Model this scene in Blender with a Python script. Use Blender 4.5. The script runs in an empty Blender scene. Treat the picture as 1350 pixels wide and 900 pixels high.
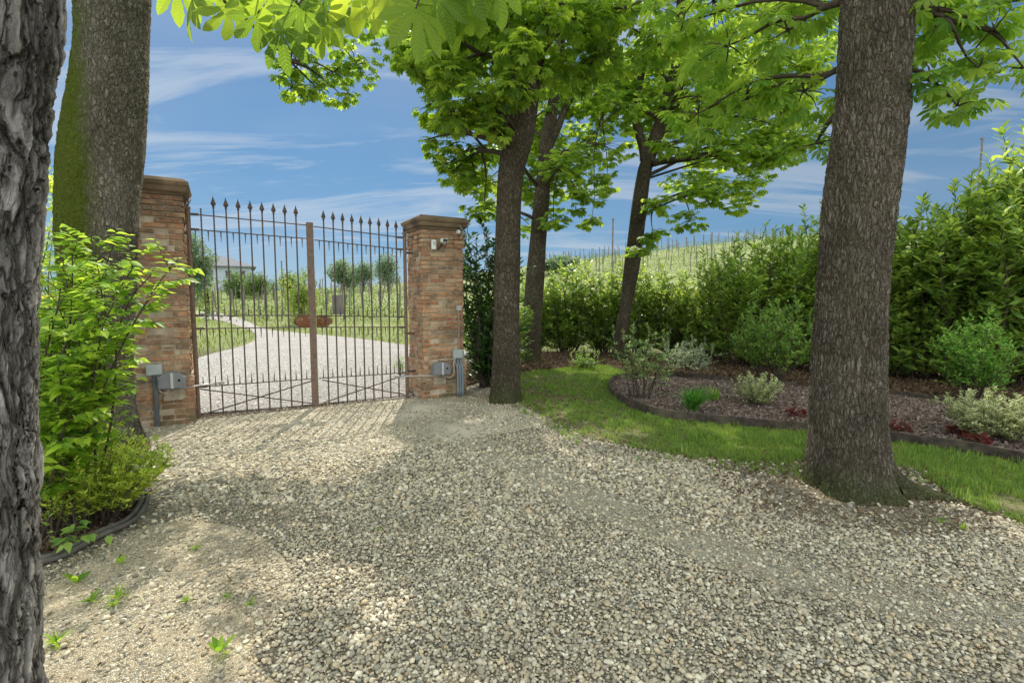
import bpy, math, random
import numpy as np
from mathutils import Vector, Matrix, noise as mn
random.seed(7); R = np.random.default_rng(7)
sc = bpy.context.scene
COL = sc.collection
PI = math.pi
# ------------------------------------------------------------------ camera
F, HZ, EYE = 670.0, 393.0, 1.5
PITCH = math.atan((450 - HZ) / F); cp, sp = math.cos(PITCH), math.sin(PITCH)
cam = bpy.data.cameras.new("camera"); camo = bpy.data.objects.new("camera", cam); COL.objects.link(camo)
cam.sensor_width = 36; cam.lens = 36 * F / 1350; cam.clip_end = 3000; cam.clip_start = .05
camo.location = (0, 0, EYE); camo.rotation_euler = (PI / 2 - PITCH, 0, 0); sc.camera = camo
def ray(x, y): return np.array([x - 675, F * cp + (450 - y) * sp, -F * sp + (450 - y) * cp], float)
def G(x, y, z=0.0):                       # where a sight line meets the level z
    r = ray(x, y); t = (z - EYE) / r[2]; return np.array([r[0] * t, r[1] * t, z])
def P(x, y, Y):                           # a point at distance Y in front
    r = ray(x, y); t = Y / r[1]; return np.array([r[0] * t, Y, EYE + r[2] * t])
# ------------------------------------------------------------------ terrain height
AZ = [-3, -1.2, -.6, -.4, -.2, .07, .26, .49, .6, 1, 3]
ZH = [2, 2.2, 2.6, 3.0, 4.3, 7.6, 9.6, 11.9, 12.7, 13.5, 13.5]
def H(x, y):
    x = np.asarray(x, float); y = np.asarray(y, float)
    a = np.interp(x / np.maximum(y, 1.0), AZ, ZH)
    t = np.clip((y - 24) / 66, 0, 1); s = t * t * (3 - 2 * t)
    back = np.clip((y - 95) / 200, 0, 1)
    return a * (.55 * t + .45 * s) * (1 - back * .9) * (y > 0)
# ------------------------------------------------------------------ objects
def tag(o, label=None, cat=None, group=None, kind=None):
    if label: o['label'] = label
    if cat: o['category'] = cat
    if group: o['group'] = group
    if kind: o['kind'] = kind
    return o
def thing(name, label, cat, loc=(0, 0, 0), rz=0, group=None):
    o = bpy.data.objects.new(name, None); o.empty_display_size = .2; COL.objects.link(o)
    o.location = loc; o.rotation_euler = (0, 0, rz)
    return tag(o, label, cat, group)
class MB:
    def __init__(s): s.v = []; s.f = []; s.n = 0; s.at = {}; s.mi = []
    def add(s, v, faces, mi=0, **at):
        v = np.asarray(v, float).reshape(-1, 3)
        for f in (faces if isinstance(faces, (list, tuple)) and len(faces) and isinstance(faces[0], np.ndarray) and faces[0].ndim == 2 else [np.asarray(faces)]):
            f = np.asarray(f, np.int64); s.f.append(f + s.n); s.mi.append(np.full(len(f), mi))
        for k in set(s.at) | set(at):
            a = at.get(k, 0.0); a = np.full(len(v), a) if np.isscalar(a) else np.asarray(a, float).ravel()
            if k not in s.at: s.at[k] = [np.zeros(s.n)] if s.n else []
            s.at[k].append(a)
        s.v.append(v); s.n += len(v)
    def box(s, c, h, M=None, mi=0, taper=1.0, jit=0.0, **at):
        q = np.array([[x, y, z] for z in (-1, 1) for y in (-1, 1) for x in (-1, 1)], float)
        q = q * np.array(h); q[4:, :2] *= taper
        if jit: q += R.uniform(-jit, jit, q.shape)
        if M is not None: q = q @ np.asarray(M, float).T
        s.add(q + np.array(c), [[0, 2, 3, 1], [4, 5, 7, 6], [0, 1, 5, 4], [2, 6, 7, 3], [0, 4, 6, 2], [1, 3, 7, 5]], mi, **at)
    def tube(s, pts, rad, sides=6, mi=0, cap=True, **at):
        pts = np.asarray(pts, float); n = len(pts); rad = np.full(n, rad) if np.isscalar(rad) else np.asarray(rad, float)
        T = np.gradient(pts, axis=0); T /= np.linalg.norm(T, axis=1)[:, None] + 1e-9
        ref = np.array([0, 1., 0]) if abs(T[0][1]) < .9 else np.array([1., 0, 0])
        U = np.empty_like(pts)
        for i in range(n):
            u = ref - T[i] * (ref @ T[i]); u /= np.linalg.norm(u) + 1e-9; U[i] = u; ref = u
        W = np.cross(T, U); a = np.linspace(0, 2 * PI, sides, endpoint=False)
        v = pts[:, None] + rad[:, None, None] * (np.cos(a)[None, :, None] * U[:, None] + np.sin(a)[None, :, None] * W[:, None])
        i = np.arange(n - 1)[:, None] * sides; j = np.arange(sides)[None]; k = (j + 1) % sides
        q = np.stack([i + j, i + k, i + sides + k, i + sides + j], -1).reshape(-1, 4)
        s.add(v.reshape(-1, 3), q, mi, **at)
        if cap:
            b = s.n - n * sides
            for base in (b, b + (n - 1) * sides):
                s.f.append(np.array([[base + x for x in range(sides)]])); s.mi.append(np.array([mi]))
    def lathe(s, prof, sides=16, c=(0, 0, 0), mi=0, **at):
        prof = np.array(prof, float); a = np.linspace(0, 2 * PI, sides, endpoint=False); n = len(prof)
        v = np.stack([prof[:, 0:1] * np.cos(a), prof[:, 0:1] * np.sin(a), np.repeat(prof[:, 1:2], sides, 1)], -1).reshape(-1, 3) + np.array(c)
        i = np.arange(n - 1)[:, None] * sides; j = np.arange(sides)[None]; k = (j + 1) % sides
        s.add(v, np.stack([i + j, i + k, i + sides + k, i + sides + j], -1).reshape(-1, 4), mi, **at)
    def build(s, name, mats, parent=None, smooth=False, origin=None, bevel=0, link=True):
        me = bpy.data.meshes.new(name)
        v = np.concatenate(s.v) if s.v else np.zeros((0, 3))
        if origin is not None: v = v - np.array(origin)
        me.vertices.add(len(v)); me.vertices.foreach_set('co', v.astype(np.float32).ravel())
        lt = np.concatenate([np.full(len(f), f.shape[1]) for f in s.f]); li = np.concatenate([f.ravel() for f in s.f])
        me.loops.add(len(li)); me.loops.foreach_set('vertex_index', li.astype(np.int32))
        me.polygons.add(len(lt)); me.polygons.foreach_set('loop_start', np.concatenate([[0], np.cumsum(lt)[:-1]]).astype(np.int32))
        for m in (mats if isinstance(mats, (list, tuple)) else [mats]): me.materials.append(m)
        me.polygons.foreach_set('material_index', np.concatenate(s.mi).astype(np.int32))
        me.polygons.foreach_set('use_smooth', np.full(len(lt), smooth))
        for k, a in s.at.items():
            t = me.attributes.new(k, 'FLOAT', 'POINT'); t.data.foreach_set('value', np.concatenate(a).astype(np.float32))
        me.update(calc_edges=True); me.validate()
        o = bpy.data.objects.new(name, me)
        if link: COL.objects.link(o)
        if parent is not None: o.parent = parent
        if bevel:
            b = o.modifiers.new('bevel', 'BEVEL'); b.width = bevel; b.segments = 2; b.limit_method = 'ANGLE'
        return o
def rep(o, parent=None, loc=None, rot=None, scale=None, label=None):      # copy of one object
    c = o.copy(); COL.objects.link(c); c.parent = parent
    if loc is not None: c.location = loc
    if rot is not None: c.rotation_euler = rot
    if scale is not None: c.scale = scale if hasattr(scale, '__len__') else (scale,) * 3
    if label: c['label'] = label
    return c
def rep_tree(root, loc, rz=0, scale=1, label=None):
    r = rep(root, None, loc, (0, 0, rz), scale, label)
    for ch in list(root.children):
        c = rep(ch, r)
        for g in list(ch.children): rep(g, c)
    return r
def rotz(a): c, s_ = math.cos(a), math.sin(a); return np.array([[c, -s_, 0], [s_, c, 0], [0, 0, 1]])
def unit(a): return a / (np.linalg.norm(a, axis=-1, keepdims=True) + 1e-9)
# ------------------------------------------------------------------ materials
class NT:
    def __init__(s, name, world=False):
        if world: s.m = bpy.data.worlds.new(name)
        else: s.m = bpy.data.materials.new(name)
        s.m.use_nodes = True; s.t = s.m.node_tree; s.t.nodes.clear()
        s.out = s.t.nodes.new('ShaderNodeOutputWorld' if world else 'ShaderNodeOutputMaterial')
    def n(s, typ, ins=None, **props):
        nd = s.t.nodes.new('ShaderNode' + typ)
        for k, v in props.items(): setattr(nd, k, v)
        for k, v in (ins or {}).items():
            sk = nd.inputs[k]
            if isinstance(v, bpy.types.NodeSocket): s.t.links.new(v, sk)
            elif isinstance(v, bpy.types.Node): s.t.links.new(v.outputs[0], sk)
            else: sk.default_value = v
        return nd
    def math(s, op, a, b=0.0, clamp=False):
        return s.n('Math', {0: a, 1: b}, operation=op, use_clamp=clamp).outputs[0]
    def ramp(s, fac, stops, interp='LINEAR'):
        nd = s.n('ValToRGB', {'Fac': fac}); cr = nd.color_ramp; cr.interpolation = interp
        while len(cr.elements) < len(stops): cr.elements.new(.5)
        for e, (p, c) in zip(cr.elements, stops):
            e.position = p; e.color = (c, c, c, 1) if np.isscalar(c) else (*c, 1)
        return nd.outputs[0]
    def mix(s, f, a, b, mode='MIX'):
        nd = s.n('Mix', data_type='RGBA', blend_type=mode, clamp_factor=True)
        for k, v in ((0, f), (6, a), (7, b)):
            if isinstance(v, bpy.types.NodeSocket): s.t.links.new(v, nd.inputs[k])
            elif k: nd.inputs[k].default_value = (*v, 1) if len(v) == 3 else v
            else: nd.inputs[k].default_value = v
        return nd.outputs[2]
    def noise(s, vec, scale, detail=4, rough=.55, dist=0):
        return s.n('TexNoise', {'Vector': vec, 'Scale': scale, 'Detail': detail, 'Roughness': rough, 'Distortion': dist}).outputs[0]
    def obj(s, scale=(1, 1, 1)):
        c = s.n('TexCoord').outputs['Object']
        return s.n('Mapping', {'Vector': c, 'Scale': scale}).outputs[0]
    def finish(s, surf, disp=None, mode='BUMP'):
        s.t.links.new(surf if isinstance(surf, bpy.types.NodeSocket) else surf.outputs[0], s.out.inputs['Surface'])
        if disp is not None: s.t.links.new(disp, s.out.inputs['Displacement']); s.m.displacement_method = mode
        return s.m
def bsdf(N, col, rough=.8, spec=.3, metal=0, normal=None):
    d = {'Base Color': col if isinstance(col, bpy.types.NodeSocket) else (*col, 1), 'Roughness': rough, 'Specular IOR Level': spec, 'Metallic': metal}
    if normal is not None: d['Normal'] = normal
    return N.n('BsdfPrincipled', d)
def simple(name, col, rough=.6, var=.25, scale=30, spec=.3, metal=0, bump=.3, dirt=None):
    N = NT(name); c = N.obj(); nz = N.noise(c, scale, 5)
    k = tuple(x * (1 - var) for x in col); k2 = tuple(min(1, x * (1 + var)) for x in col)
    cc = N.mix(N.ramp(nz, [(.3, 0), (.7, 1)]), k, k2)
    if dirt: cc = N.mix(N.ramp(N.noise(c, scale * .25, 6, .7), [(.45, 0), (.65, 1)]), cc, dirt)
    b = N.n('Bump', {'Height': N.noise(c, scale * 3, 4), 'Strength': bump, 'Distance': .004}).outputs[0]
    return N.finish(bsdf(N, cc, rough, spec, metal, b))
def leafmat(name, base, trans, tmix=.45, veins=False, var=.35, rough=.45, edge=None, patch=None):
    N = NT(name); rnd = N.n('Attribute', attribute_name='rnd').outputs['Fac']
    sc_ = N.math('ADD', N.math('MULTIPLY', rnd, 2 * var), 1 - var)
    hs = lambda c: N.n('HueSaturation', {'Hue': N.math('ADD', N.math('MULTIPLY', rnd, -.05), .522), 'Value': sc_, 'Color': (*c, 1)}).outputs[0]
    cb, ct = hs(base), hs(trans); nrm = None
    if edge or veins:
        lu = N.n('Attribute', attribute_name='lu').outputs['Fac']; lv = N.n('Attribute', attribute_name='lv').outputs['Fac']
    if edge:
        e = N.ramp(N.math('ADD', lu, N.math('MULTIPLY', rnd, .3)), [(.55, 0), (.7, 1)]); cb = N.mix(e, cb, edge); ct = N.mix(e, ct, tuple(min(1, x * 1.1) for x in edge))
    if patch:
        g = N.n('NewGeometry').outputs['Position']; pf = N.ramp(N.noise(g, patch[0], 4, .6), [(.38, 0), (.62, patch[1])])
        cb = N.mix(pf, cb, patch[2]); ct = N.mix(pf, ct, patch[3])
    if veins:
        w = N.math('SINE', N.math('SUBTRACT', N.math('MULTIPLY', lv, 78.0), N.math('MULTIPLY', lu, 9.0)))
        vn = N.ramp(w, [(.0, 0), (.86, 0), (1, 1)]); md = N.ramp(lu, [(0, 1), (.05, 0)]); vv = N.math('MAXIMUM', vn, md)
        ct = N.mix(N.math('MULTIPLY', vv, .55), ct, tuple(min(1, x * 1.5 + .05) for x in trans)); cb = N.mix(N.math('MULTIPLY', vv, .4), cb, tuple(min(1, x * 1.8) for x in base))
        nrm = N.n('Bump', {'Height': w, 'Strength': .35, 'Distance': .002}).outputs[0]
    p = bsdf(N, cb, rough, .35, normal=nrm); t = N.n('BsdfTranslucent', {'Color': ct})
    return N.finish(N.n('MixShader', {0: tmix, 1: p, 2: t}))
def bark(name, c_dark, c_mid, c_pale, scale, depth, moss=0.0, mdir=(0, 0, 0), mlow=0, stretch=.3, disp='BOTH', moss_col=(.035, .06, .008), pale=.5, bias=0.0):
    N = NT(name); o = N.n('TexCoord').outputs['Object']
    wv = N.n('TexNoise', {'Vector': o, 'Scale': 5.0, 'Detail': 3}).outputs['Color']
    off = N.n('VectorMath', {0: wv, 1: (.5, .5, .5)}, operation='SUBTRACT').outputs[0]
    off = N.n('VectorMath', {0: off, 'Scale': .06}, operation='SCALE').outputs[0]
    v = N.n('VectorMath', {0: o, 1: off}, operation='ADD').outputs[0]
    v = N.n('Mapping', {'Vector': v, 'Scale': (1, 1, stretch)}).outputs[0]
    def ridge(off, sc_, stops):
        q = N.n('Mapping', {'Vector': v, 'Location': (off, off * 1.7, off * .6)}).outputs[0]
        return N.ramp(N.math('MULTIPLY', N.math('ABSOLUTE', N.math('SUBTRACT', N.noise(q, sc_, 3, .6), .5)), 2.0), stops)
    e1 = N.math('MINIMUM', ridge(0, scale, [(0, 0), (.05, .5), (.14, 1)]), ridge(7.3, scale * .9, [(0, .1), (.06, .7), (.13, 1)]))
    vv = N.n('Mapping', {'Vector': v, 'Location': (2.3, 5.1, 1.7)}).outputs[0]
    e1 = N.math('MINIMUM', e1, N.ramp(N.n('TexVoronoi', {'Vector': vv, 'Scale': scale * 1.15}, feature='DISTANCE_TO_EDGE').outputs['Distance'], [(0, 0), (.05, .35), (.16, 1)]))
    cid = N.n('SeparateColor', {0: N.n('TexVoronoi', {'Vector': vv, 'Scale': scale * 1.15}).outputs['Color']}).outputs[0]
    e1 = N.math('MULTIPLY', e1, N.math('ADD', .72, N.math('MULTIPLY', cid, .28)))
    e2 = ridge(3.1, scale * 2.3, [(0, 0), (.12, 1)])
    fn = N.noise(o, scale * 5, 6, .75); big = N.noise(o, 2.2, 4)
    h = N.math('ADD', N.math('MULTIPLY', e1, .62), N.math('ADD', N.math('MULTIPLY', e2, .2), N.math('MULTIPLY', fn, .35)))
    col = N.ramp(h, [(.15, c_dark), (.55, c_mid), (.85, tuple((a + b) / 2 for a, b in zip(c_mid, c_pale))), (1, c_pale)])
    col = N.mix(N.ramp(N.math('MULTIPLY', N.noise(v, scale * 1.6, 5, .7), N.math('ADD', e1, 0.0)), [(.5, 0), (.6, pale)]), col, c_pale)
    col = N.mix(N.ramp(big, [(.35, .45), (.65, 0)]), col, tuple(x * .8 for x in c_dark))
    if moss:
        px = N.n('VectorMath', {0: o, 1: mdir}, operation='DOT_PRODUCT').outputs['Value']
        z = N.n('SeparateXYZ', {0: o}).outputs['Z']
        low = N.n('MapRange', {'Value': z, 'From Min': 0.0, 'From Max': max(mlow, .01), 'To Min': 1.0, 'To Max': 0.0}).outputs[0] if mlow else 0.0
        mk = N.math('ADD', N.math('ADD', px, N.math('MULTIPLY', low, .5) if mlow else 0.0), N.math('ADD', N.math('MULTIPLY', N.noise(o, 6, 8, .8), 1.1), bias))
        mk = N.ramp(N.math('MULTIPLY', mk, .6), [(.32, 0), (.58, moss)])
        mc = N.mix(N.noise(o, 60, 3), tuple(x * .45 for x in moss_col), tuple(x * 1.7 for x in moss_col))
        col = N.mix(mk, col, mc); h = N.math('ADD', h, N.math('MULTIPLY', N.math('MULTIPLY', mk, N.noise(o, 38, 4, .7)), .9))
    if disp == 'BUMP':
        b = N.n('Bump', {'Height': h, 'Strength': 1.0, 'Distance': depth}).outputs[0]
        return N.finish(bsdf(N, col, .95, .1, normal=b))
    dn = N.n('Displacement', {'Height': h, 'Midlevel': .7, 'Scale': depth}).outputs[0]
    return N.finish(bsdf(N, col, .95, .12), dn, disp)
# ------------------------------------------------------------------ leaf templates: verts, tris, lu, lv
def leaf_tpl(nseg, wid, fold=.18, droop=.15, serr=0):
    t = np.linspace(0, 1, nseg + 1); w = np.interp(t, *wid)
    if serr and nseg > 4: w = w * (1 + serr * ((np.arange(nseg + 1) % 2) - .5))
    zz = -droop * t ** 2; M = np.stack([0 * t, t, zz], -1); Lf = np.stack([-w, t, zz + fold * w], -1)[1:-1]; Rt = Lf * [-1, 1, 1]
    v = np.concatenate([M, Lf, Rt]); n = nseg + 1; m = nseg - 1; tr = []
    for side, off in ((0, n), (1, n + m)):
        f = [[0, 1, off]]
        for i in range(1, nseg - 1): f += [[i, i + 1, off + i], [i, off + i, off + i - 1]]
        f += [[nseg - 1, nseg, off + m - 1]]
        tr += [q[::-1] for q in f] if side == 0 else f
    lu = np.concatenate([np.zeros(n), np.ones(2 * m)]); lv = v[:, 1].copy()
    return v, np.array(tr), lu, lv
OBO = ([0, .2, .45, .68, .85, 1], [.02, .07, .15, .21, .17, 0])      # chestnut leaflet: widest near the tip
ELL = ([0, .15, .5, .85, 1], [.01, .12, .2, .11, 0])
OVA = ([0, .12, .35, .7, 1], [.02, .22, .3, .15, 0])
def palmate(nseg, nl=7, wid=OBO, serr=0):
    angs = {7: [0, .62, -.62, 1.22, -1.22, 1.95, -1.95], 5: [0, .7, -.7, 1.5, -1.5]}[nl]; ln = [1, .95, .93, .78, .8, .5, .52]
    V, T, U, W = [], [], [], []; k = 0
    for a, l in zip(angs, ln):
        v, t, lu, lv = leaf_tpl(nseg, wid, .22, .3, serr); v = v * l
        V.append(v @ rotz(-a).T); T.append(t + k); U.append(lu); W.append(lv); k += len(v)
    return np.concatenate(V), np.concatenate(T), np.concatenate(U), np.concatenate(W)
OBN = (OBO[0], [x * .82 for x in OBO[1]])
PAL_HI, PAL_MID, PAL_LO = palmate(10, wid=OBN, serr=.13), palmate(4), palmate(2, wid=([0, .62, 1], [0, .22, 0]))
LF_ELL, LF_OVA = leaf_tpl(4, ELL), leaf_tpl(5, OVA, .12, .3)
LF_LO = leaf_tpl(2, ([0, .5, 1], [0, .22, 0]))
LF_GRASS = leaf_tpl(4, ([0, .3, 1], [.03, .04, 0]), .3, .5)
def put_leaves(mb, tpl, pos, dr, up, size, mi=0, lulv=False, rnd=None):
    v, t, lu, lv = tpl; N_ = len(pos)
    if not N_: return
    Y = unit(dr); X = unit(np.cross(Y, up)); Z = np.cross(X, Y); size = np.broadcast_to(size, N_)[:, None, None]
    q = v[None, :, 0:1] * X[:, None] + v[None, :, 1:2] * Y[:, None] + v[None, :, 2:3] * Z[:, None]
    q = pos[:, None] + q * size
    f = (t[None] + (np.arange(N_) * len(v))[:, None, None]).reshape(-1, 3)
    rnd = R.random(N_) if rnd is None else rnd
    at = dict(rnd=np.repeat(rnd, len(v)))
    if lulv: at.update(lu=np.tile(lu, N_), lv=np.tile(lv, N_))
    mb.add(q.reshape(-1, 3), f, mi, **at)
# ------------------------------------------------------------------ materials used
M_CH = leafmat('chestnut_leaf', (.15, .26, .04), (.54, .76, .08), .55, var=.5, patch=(.9, .35, (.09, .17, .03), (.30, .50, .05)))
M_CHN = leafmat('chestnut_leaf_near', (.13, .25, .035), (.48, .72, .08), .55, veins=True, var=.25)
M_DOG = leafmat('dogwood_leaf', (.20, .36, .04), (.55, .80, .08), .5, var=.5)
M_LAU = leafmat('laurel_leaf', (.19, .33, .065), (.54, .72, .10), .45, var=.6, patch=(1.1, .4, (.08, .16, .04), (.28, .45, .05)), rough=.35)
M_SPI = leafmat('spirea_leaf', (.40, .54, .08), (.68, .8, .1), .45)
M_VAR = leafmat('variegated_leaf', (.18, .27, .08), (.3, .42, .1), .35, edge=(.62, .62, .36))
M_FRE = leafmat('fresh_leaf', (.16, .29, .06), (.36, .58, .09), .4)
M_PALE = leafmat('pale_leaf', (.40, .48, .32), (.5, .6, .35), .4)
M_RED = leafmat('red_leaf', (.13, .035, .03), (.26, .05, .03), .35)
M_GRS = leafmat('grass_blade', (.15, .29, .05), (.28, .44, .06), .4, var=.5, patch=(2.2, .4, (.27, .31, .09), (.42, .50, .12)))
M_FGR = leafmat('field_grass_blade', (.27, .33, .09), (.40, .46, .11), .4)
M_FAR = leafmat('far_leaf', (.10, .17, .05), (.22, .32, .06), .4)
M_FARL = leafmat('far_light_leaf', (.24, .33, .07), (.42, .52, .11), .4)
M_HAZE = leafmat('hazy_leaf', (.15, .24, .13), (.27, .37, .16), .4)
B_T = bark('bark_chestnut', (.022, .018, .013), (.135, .112, .085), (.30, .275, .24), 26, .024, .55, (0, 0, 0), .25, stretch=.26, pale=.3)
B_M = bark('bark_mossy', (.035, .030, .022), (.19, .17, .13), (.38, .36, .32), 22, .02, 1.0, (-2.5, -1.75, 0), 0, stretch=.4, pale=.3, bias=.35, moss_col=(.075, .10, .014))
B_F = bark('bark_furrowed', (.004, .0035, .003), (.15, .138, .125), (.55, .53, .51), 12, .034, .5, (0, 0, 0), .1, stretch=.16, pale=.8)
B_D = bark('bark_slim', (.022, .017, .012), (.10, .08, .058), (.25, .22, .175), 22, .014, .5, (0, 0, 0), .4, stretch=.4, disp='BUMP')
B_TW = simple('twig_bark', (.07, .055, .04), .9, .4, 20)
IRON = simple('painted_iron', (.075, .062, .055), .55, .35, 30, .4, .2, .3, dirt=(.13, .075, .05))
POSTM = simple('iron_post', (.17, .12, .10), .6, .3, 25, .3, .1, .3, dirt=(.2, .13, .09))
RUST = simple('rusted_plate', (.20, .085, .04), .85, .5, 40, .2, .1, .8, dirt=(.34, .25, .17))
GREYP = simple('grey_plastic', (.20, .21, .23), .5, .12, 8); LGREY = simple('light_grey_plastic', (.42, .47, .46), .5, .1, 8)
STRIPE = simple('silver_strip', (.5, .5, .5), .4, .1, 8); PVC = simple('pvc_conduit', (.22, .26, .29), .5, .15, 8); TAUPE = simple('corrugated_hose', (.42, .38, .32), .6, .15, 20)
WHITE = simple('white_plastic', (.72, .74, .74), .4, .05, 8); BLACK = simple('black_glass', (.01, .01, .012), .15, .1, 8)
GALV = simple('galvanised_steel', (.42, .42, .42), .45, .15, 20, .5, .6)
EDGE = simple('weathered_edging', (.055, .045, .038), .85, .4, 12, .2, 0, .6, dirt=(.12, .10, .075))
WOOD = simple('old_post_wood', (.16, .145, .13), .9, .4, 6)
ROOFM = simple('roof_tiles', (.13, .14, .165), .8, .2, 3); WALLM = simple('pale_render', (.36, .42, .50), .9, .06, 2); DARKW = simple('dark_window', (.05, .06, .08), .3, .2, 2)
SIGNM = simple('grey_sheet', (.20, .18, .17), .6, .12, 6)
# ------------------------------------------------------------------ world and sun
SUN = unit(np.array([-.10, 1.0, 1.18])); EL = math.asin(SUN[2]); AZI = math.atan2(SUN[0], SUN[1])
W = NT('World', True); sc.world = W.m
sky = W.n('TexSky', sky_type='NISHITA', sun_disc=False, sun_elevation=EL, sun_rotation=AZI, air_density=1.0, dust_density=.4, ozone_density=2.0).outputs[0]
gc = W.n('TexCoord').outputs['Generated']; xyz = W.n('SeparateXYZ', {0: gc})
zz = W.math('ADD', W.math('MAXIMUM', xyz.outputs['Z'], 0.0), .16)
pv = W.n('CombineXYZ', {0: W.math('DIVIDE', xyz.outputs['X'], zz), 1: W.math('DIVIDE', xyz.outputs['Y'], zz), 2: 0.0}).outputs[0]
m1 = W.n('Mapping', {'Vector': pv, 'Scale': (.35, 1.5, 1), 'Rotation': (0, 0, .25)}).outputs[0]
c1 = W.ramp(W.noise(m1, 1.5, 8, .6, .9), [(.47, 0), (.58, .7), (.70, 1)])
m2 = W.n('Mapping', {'Vector': pv, 'Scale': (.6, .8, 1), 'Location': (3, 1, 0)}).outputs[0]
c2 = W.ramp(W.noise(m2, .8, 4, .5), [(.45, 0), (.75, .7)])
cl = W.math('MAXIMUM', W.math('MULTIPLY', c1, .75), W.math('MULTIPLY', c2, .5))
gz = W.ramp(xyz.outputs['Z'], [(0, (2.1, 3.5, 4.6)), (.12, (1.05, 2.4, 4.1)), (.45, (.75, 1.75, 3.5)), (1, (.75, 1.75, 3.5))])
side = W.n('MapRange', {'Value': xyz.outputs['X'], 'From Min': -.3, 'From Max': .8, 'To Min': 1.0, 'To Max': .74}).outputs[0]
skc = W.mix(.9, sky, gz)
skc = W.n('VectorMath', {0: skc, 'Scale': side}, operation='SCALE').outputs[0]
cc = W.n('VectorMath', {0: (3.9, 4.5, 5.2), 'Scale': side}, operation='SCALE').outputs[0]
skc = W.mix(cl, skc, cc)
# added fill light: unseen sky brightened high overhead and behind the viewer
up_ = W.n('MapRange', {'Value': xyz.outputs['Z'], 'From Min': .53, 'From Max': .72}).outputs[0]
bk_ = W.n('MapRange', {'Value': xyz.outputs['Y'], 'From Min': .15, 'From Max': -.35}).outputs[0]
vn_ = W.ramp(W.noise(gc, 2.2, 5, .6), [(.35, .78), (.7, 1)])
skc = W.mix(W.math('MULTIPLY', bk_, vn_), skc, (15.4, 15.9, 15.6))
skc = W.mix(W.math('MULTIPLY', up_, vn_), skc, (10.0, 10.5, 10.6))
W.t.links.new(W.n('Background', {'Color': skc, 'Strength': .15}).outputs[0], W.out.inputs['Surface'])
sl = bpy.data.lights.new('sun', 'SUN'); sl.energy = 5.0; sl.angle = math.radians(.5); sl.color = (1, .93, .80)
so = bpy.data.objects.new('sun', sl); COL.objects.link(so); so.rotation_euler = Vector(SUN).to_track_quat('Z', 'Y').to_euler(); so.location = (0, 0, 20)
sc.cycles.use_adaptive_sampling = True; sc.cycles.adaptive_threshold = .03; sc.cycles.max_bounces = 7; sc.cycles.diffuse_bounces = 4; sc.cycles.transmission_bounces = 4; sc.cycles.glossy_bounces = 2; sc.cycles.use_denoising = True; sc.cycles.sample_clamp_indirect = 6
sc.view_settings.view_transform = 'Standard'; sc.view_settings.look = 'None'; sc.view_settings.exposure = 0
# ------------------------------------------------------------------ plan shapes (ground level)
def pl(pts): return np.array([G(*p)[:2] for p in pts])
def smooth(p, n=6, closed=False):
    p = np.asarray(p, float); out = []; N_ = len(p)
    for i in range(N_ - 1):
        a, b, c, d = p[max(i - 1, 0)], p[i], p[i + 1], p[min(i + 2, N_ - 1)]
        for t in np.linspace(0, 1, n, endpoint=False):
            out.append(.5 * ((2 * b) + (c - a) * t + (2 * a - 5 * b + 4 * c - d) * t * t + (3 * b - a - 3 * c + d) * t ** 3))
    return np.array(out + [p[-1]])
FRONT = smooth(pl([(845, 499), (815, 503), (803, 512), (812, 527), (838, 541), (880, 553), (960, 562), (1060, 571), (1180, 585), (1270, 598), (1350, 614), (1520, 650), (1800, 712)]))
BACK = smooth(pl([(845, 499), (900, 500), (1000, 508), (1100, 516), (1180, 524), (1260, 535), (1350, 549), (1480, 568)]))
LAWN_LO = smooth(pl([(640, 500), (690, 536), (722, 552), (765, 572), (830, 590), (930, 606), (1000, 609), (1060, 610), (1130, 612), (1200, 620), (1250, 655), (1350, 690), (1500, 745)]))
LAWN_LO = LAWN_LO + np.column_stack([np.zeros(len(LAWN_LO)), [.16 * mn.noise((p[0] * 1.9, 4, 0)) + .09 * mn.noise((p[0] * 5.5, 9, 0)) for p in LAWN_LO]])
def inpoly(x, y, poly):
    x = np.asarray(x); y = np.asarray(y); ins = np.zeros(x.shape, bool); j = len(poly) - 1
    for i in range(len(poly)):
        xi, yi, xj, yj = *poly[i], *poly[j]
        ins ^= ((yi > y) != (yj > y)) & (x < (xj - xi) * (y - yi) / (yj - yi + 1e-12) + xi); j = i
    return ins
LAWN = np.concatenate([LAWN_LO, FRONT[::-1], pl([(800, 482), (740, 486), (680, 492)])])
BEDP = np.concatenate([FRONT, BACK[::-1]])
BEHIND = np.concatenate([BACK, [[14, 6], [14, 12], [4.5, 13.5], [0, 14], [-1.2, 11], [-.9, 8.2]], pl([(640, 500), (680, 492), (740, 486), (800, 482)])])
LEDGE = smooth(pl([(20, 752), (60, 742), (120, 716), (168, 690), (188, 664), (180, 640), (170, 620)]))
LBED = np.concatenate([LEDGE, pl([(200, 590), (185, 572)]), [[-5.5, 5.6], [-6, 4], [-6, 1.8], [-2.2, 1.9]]])
L0, C0, R0 = G(262, 552), G(417, 536), G(537, 524)
GA = math.radians(30); gv = np.array([math.cos(GA), math.sin(GA), 0]); nv = np.array([math.sin(GA), -math.cos(GA), 0])
ROAD = smooth(pl([(262, 545), (258, 500), (262, 472), (325, 454), (338, 442), (318, 432), (275, 425), (190, 422)]))
ROAD2 = smooth(pl([(190, 417), (275, 419), (318, 425), (350, 434), (420, 441), (480, 447), (545, 456), (620, 462), (700, 468)]))
OROAD = np.concatenate([ROAD, ROAD2, [[.0, 11.9], [-1.3, 9.0], R0[:2]]])
def noisemap(x, y, s, seed=0):
    return np.array([mn.noise((a * s + seed, b * s - seed, seed * .7)) for a, b in zip(np.ravel(x), np.ravel(y))]).reshape(np.shape(x))
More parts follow.
